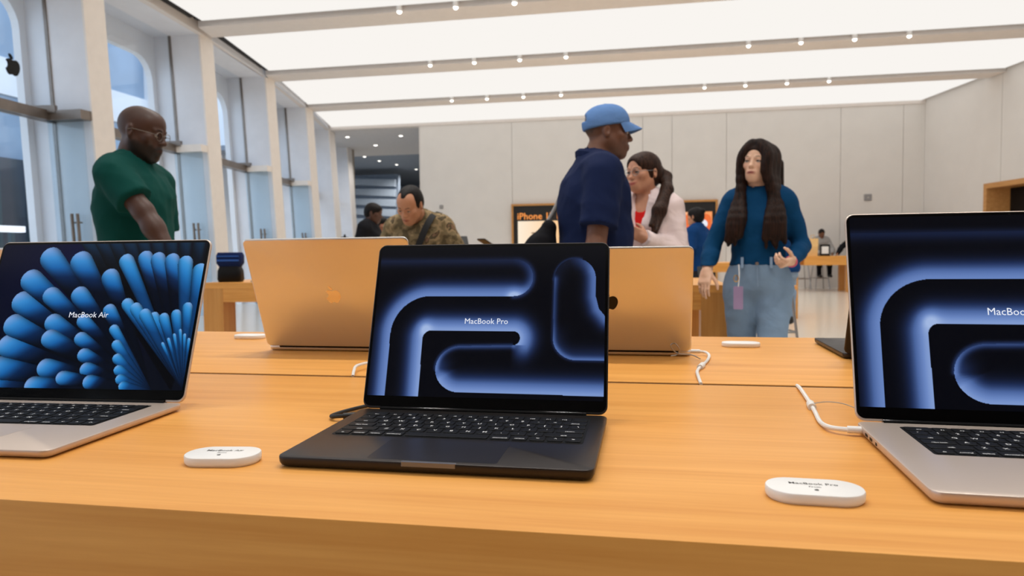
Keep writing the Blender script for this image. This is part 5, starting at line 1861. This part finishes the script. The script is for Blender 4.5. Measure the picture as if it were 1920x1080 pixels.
# --- woman in the blue sweater and jeans
def locks(H, T):
    L = []
    n = 9
    for sx in (-1, 1):
        for k in range(n):
            t = k / (n - 1)
            w = 0.010 * math.sin(k * 2.4 + sx)
            a0 = H(sx * (0.016 + 0.050 * t), -0.070 + 0.085 * t, 0.112 - 0.030 * t)
            a05 = H(sx * (0.066 + 0.016 * t), -0.074 + 0.110 * t, 0.045)
            a1 = H(sx * (0.073 + 0.010 * t), -0.066 + 0.110 * t, -0.045)
            if sx > 0:
                a1 = H(sx * (0.068 + 0.016 * t), -0.076 + 0.120 * t, -0.045)
            a2 = T(sx * (0.080 + 0.022 * t), -0.085 + 0.055 * t, 1.41)
            a3 = T(sx * (0.062 + 0.072 * t), -0.145 + 0.040 * t, 1.29)
            a4 = T(sx * (0.048 + 0.085 * t) + w, -0.156 + 0.034 * t, 1.200)
            a5 = T(sx * (0.040 + 0.092 * t) + 2 * w, -0.154 + 0.034 * t, 1.120 + 0.030 * ((k * 7) % 5))
            if sx < 0:
                a4 = T(sx * (0.085 + 0.052 * t) + w, -0.148 + 0.030 * t, 1.205)
                a5 = T(sx * (0.092 + 0.054 * t) + 2 * w, -0.145 + 0.030 * t, 1.140 + 0.030 * ((k * 7) % 5))
            rr = 0.0165 + 0.003 * ((k * 5) % 3 - 1)
            pp = spline([a0, a05, a1, a2, a3, a4, a5], 3)
            for i_ in range(len(pp) - 1):
                q0, q1 = i_ / (len(pp) - 1), (i_ + 1) / (len(pp) - 1)
                ra_, rb_ = [rr * (1.05 if q_ < 0.6 else 1.05 - 2.0 * (q_ - 0.6) ** 1.0) for q_ in (q0, q1)]
                L.append((np.array(pp[i_]), np.array(pp[i_ + 1]), max(ra_, 0.004), max(rb_, 0.003)))
    for k in range(6):
        x = -0.07 + 0.028 * k
        L += [(H(x, 0.100, 0.02), T(x * 1.4, 0.115, 1.40), 0.032, 0.03), (T(x * 1.4, 0.115, 1.40), T(x * 1.5, 0.125, 1.20), 0.03, 0.012)]
    return L


Bl = person('woman with long dark hair in a blue sweater and jeans, looking up', (0.615, 4.22, 0), -10, s=1.0, fem=True, fat=0.25, head=(-19, -5, 4), twist=-4,
            armR=dict(elbow=(-0.248, -0.03, 1.135), wrist=(-0.262, -0.165, 1.005), dir=(-0.12, -0.55, -0.8), palm=(0.15, 0.5, -0.5), thumb=(1, -0.2, 0), curl=28),
            armL=dict(elbow=(0.228, 0.03, 1.135), wrist=(0.175, -0.165, 1.060), dir=(-0.45, -0.80, -0.16), palm=(-0.5, 0.3, 0.8), thumb=(0.6, -0.3, 1), curl=62),
            legs=dict(kneeL=(0.075, -0.13, 0.50), ankleL=(0.10, -0.02, 0.09), kneeR=(-0.085, 0.03, 0.49), ankleR=(-0.10, 0.10, 0.10)),
            skin=(236, 190, 160), lips=(150, 62, 58), top='teal_knit', sleeve='long', hem=1.035, bottom='denim', waist=1.075, hair='long', hairmat_='hair_brown',
            extras=dict(locks=locks, gaze=(-0.15, -1, 0.18)), loose=0.0, fold=0.003, topname='sweater')
R_ = Bl['root']
MB().tube([(0.0, -0.138, 1.045), (0.0, -0.152, 1.045)], 0.009, 10).build('jeans_button', 'steel', R_, True)
for bx_ in (-0.085, 0.065):
    MB().box(bx_, bx_ + 0.014, -0.136, -0.120, 1.02, 1.08).build('belt_loop', 'denim_pale', R_)
MB().tube(spline([(0.0, -0.139, 1.03), (0.002, -0.143, 0.98), (0.004, -0.135, 0.92)], 4), 0.003, 6).build('fly_seam', 'denim_pale', R_, True)
sh, el, wr, g = Bl['arms'][1]
d = unit(wr - el)
a = unit(np.cross(d, V3(0, 0, 1)))
b = np.cross(d, a)
MB().tube([tuple(wr + d * 0.012 + (a * math.cos(k * math.pi / 8) + b * math.sin(k * math.pi / 8)) * 0.029) for k in range(16)], 0.005, 6, closed=True).build('wrist_band', 'pink_band', R_, True)
bd = root('badge', (0.615 - 0.125, 4.22 - 0.165, 0.80), math.radians(-10), 'lilac badge with keys hanging from the waist of the woman in jeans', 'badge')
mb = MB()
slab(mb, 0.050, 0.125, 0.006, [(0, 0), (0.004, 0)], n=3)
mb.build('card', 'badge', bd, False, (0, 0, 0.06), (math.radians(90), 0, 0))
MB().tube(spline([(0, -0.002, 0.12), (0.004, 0.01, 0.18), (0.0, 0.03, 0.24)], 5), 0.003, 6).build('cord', 'white', bd, True)
MB().tube([(-0.012 + 0.012 * math.cos(k * math.pi / 6), -0.004, 0.165 + 0.018 * math.sin(k * math.pi / 6)) for k in range(12)], 0.0025, 6, closed=True).build('key_ring', 'gold', bd, True)

# --- man in camouflage, bent over
Ca = person('man in a camouflage shirt with a black strap, looking down', (-1.45, 4.66, 0), -4, s=0.945, fat=0.45, lean=22, head=(-8, 34, 6), neck_fwd=0.03,
            armR=dict(elbow=(-0.29, -0.12, 1.05), wrist=(-0.12, -0.38, 1.00), dir=(0.6, -0.6, 0.1), palm=(0.3, 0.6, 0.5), thumb=(0, -0.3, 1), curl=40),
            armL=dict(elbow=(0.29, -0.12, 1.05), wrist=(0.12, -0.38, 1.00), dir=(-0.6, -0.6, 0.1), palm=(-0.3, 0.6, 0.5), thumb=(0, -0.3, 1), curl=40),
            skin=(196, 138, 104), top='camo', sleeve='long', hem=0.86, bottom='charcoal', hair='balding', hairmat_='hair_black', loose=0.014)
T, TR = Ca['T'], Ca['TR']
pts, nr = [], []
for q, n_ in [((0.145, 0.07, 1.475), (0.3, 0.3, 1)), ((0.130, -0.03, 1.488), (0.3, -0.4, 1)), ((0.105, -0.115, 1.440), (0.1, -1, 0.5)), ((0.07, -0.165, 1.36), (0.1, -1, 0.3)), ((0.01, -0.190, 1.25), (0, -1, 0.1)), ((-0.07, -0.195, 1.12), (-0.2, -1, 0)), ((-0.15, -0.150, 1.0), (-0.6, -1, 0))]:
    pts.append(T(*q)); nr.append(TR @ V3(*n_))
strap_mesh(pts, nr, 0.042, 0.005, 'bag_strap', 'strap', Ca['root'])
ph = root('phone', (-1.45, 4.66 - 0.50, 1.020), math.radians(-4), 'dark phone held in both hands by the man in camouflage', 'phone')
mb = MB()
slab(mb, 0.072, 0.15, 0.010, [(0, 0.001), (0.001, 0), (0.0075, 0), (0.0085, 0.001)], n=4)
mb.build('body', 'black', ph, True, None, (math.radians(30), 0, 0))

# --- two dark figures near the corridor
person('person with dark cropped hair and a black jacket, farthest left of the back group', (-3.45, 8.52, 0), 95, s=1.03, fat=0.2, lean=6, head=(0, 14, 0), skin=(88, 58, 44), top='black_cloth', sleeve='long', bottom='charcoal', hair='short', h=0.014, hf=0.009, eyes=False, loose=0.02, hands=False)
bk2 = root('backpack', (-3.735, 8.53, 0.98), math.radians(95), 'black backpack on the back of the person in the black jacket', 'backpack')
Vh, Qh = polygonize([Rbx((0, 0, 0.16), (0.10, 0.06, 0.20), 0.05, None, 0.02), Rbx((0, -0.05, 0.08), (0.08, 0.035, 0.08), 0.03, None, 0.02)], 0.014)
net_object('pack_body', Vh, Qh, MT['black_cloth'], bk2)
MB().tube(spline([(-0.03, 0.0, 0.34), (0.0, 0.0, 0.385), (0.03, 0.0, 0.34)], 5), 0.010, 8).build('carry_loop', 'strap', bk2, True)
person('shorter dark haired person in black beside the camouflage shirt', (-3.585, 9.30, 0), 80, s=0.955, fem=True, fat=0.2, head=(0, 10, 0), skin=(170, 112, 84), top='black_cloth', sleeve='long', bottom='charcoal', hair='bun', h=0.014, hf=0.009, eyes=False, loose=0.02, hands=False)

# --- staff member in blue in front of the product wall
person('staff member in a blue shirt with a dark bun, in front of the orange display', (0.62, 9.25, 0), -125, s=0.965, fem=True, fat=0.35, head=(0, 0, 0), skin=(196, 138, 104), top='staff_blue', sleeve='short', bottom='charcoal', hair='bun', h=0.012, hf=0.008, eyes=False, loose=0.014)

# --- person behind the woman in jeans, perched on the stool
person('person with a dark bun, blue shirt and pale jeans, perched behind the long haired woman', (1.25, 7.36, 0), 172, s=1.0, fem=True, fat=0.8, head=(0, 10, 0), skin=(180, 128, 100), top='staff_blue', sleeve='short', hem=0.90, bottom='denim_pale', hair='bun', h=0.014, hf=0.009, eyes=False, loose=0.016,
       armR=dict(elbow=(-0.22, -0.10, 1.12), wrist=(-0.08, -0.32, 1.02)), armL=dict(elbow=(0.22, -0.10, 1.12), wrist=(0.08, -0.32, 1.02)),
       legs=dict(kneeR=(-0.12, -0.34, 0.80), ankleR=(-0.13, -0.24, 0.45), kneeL=(0.12, -0.34, 0.80), ankleL=(0.13, -0.24, 0.45)))

# --- seated person at the farthest table
person('person with dark hair and a grey shirt seated at the farthest table', (4.78, 21.40, 0), 4, s=0.99, head=(0, 22, 0), lean=8, skin=(120, 84, 64), top='grey_cloth', sleeve='long', bottom='black_cloth', hair='short', h=0.02, hf=0.014, eyes=False, loose=0.02, hands=False,
       legs=dict(kneeR=(-0.14, -0.40, 0.80), ankleR=(-0.10, -0.30, 0.42), kneeL=(0.14, -0.40, 0.80), ankleL=(0.18, -0.26, 0.42)),
       armR=dict(elbow=(-0.27, -0.2, 1.1), wrist=(-0.12, -0.42, 1.0)), armL=dict(elbow=(0.27, -0.2, 1.1), wrist=(0.2, -0.42, 1.0)))
person('person in black leaning on the farthest table, mostly hidden by the right laptop', (5.72, 21.3, 0), -10, s=1.0, lean=22, head=(0, 20, 0), skin=(150, 104, 80), top='black_cloth', sleeve='long', bottom='charcoal', hair='short', h=0.02, hf=0.014, eyes=False, loose=0.02, hands=False,
       armR=dict(elbow=(-0.40, -0.30, 1.18), wrist=(-0.52, -0.52, 1.00)))
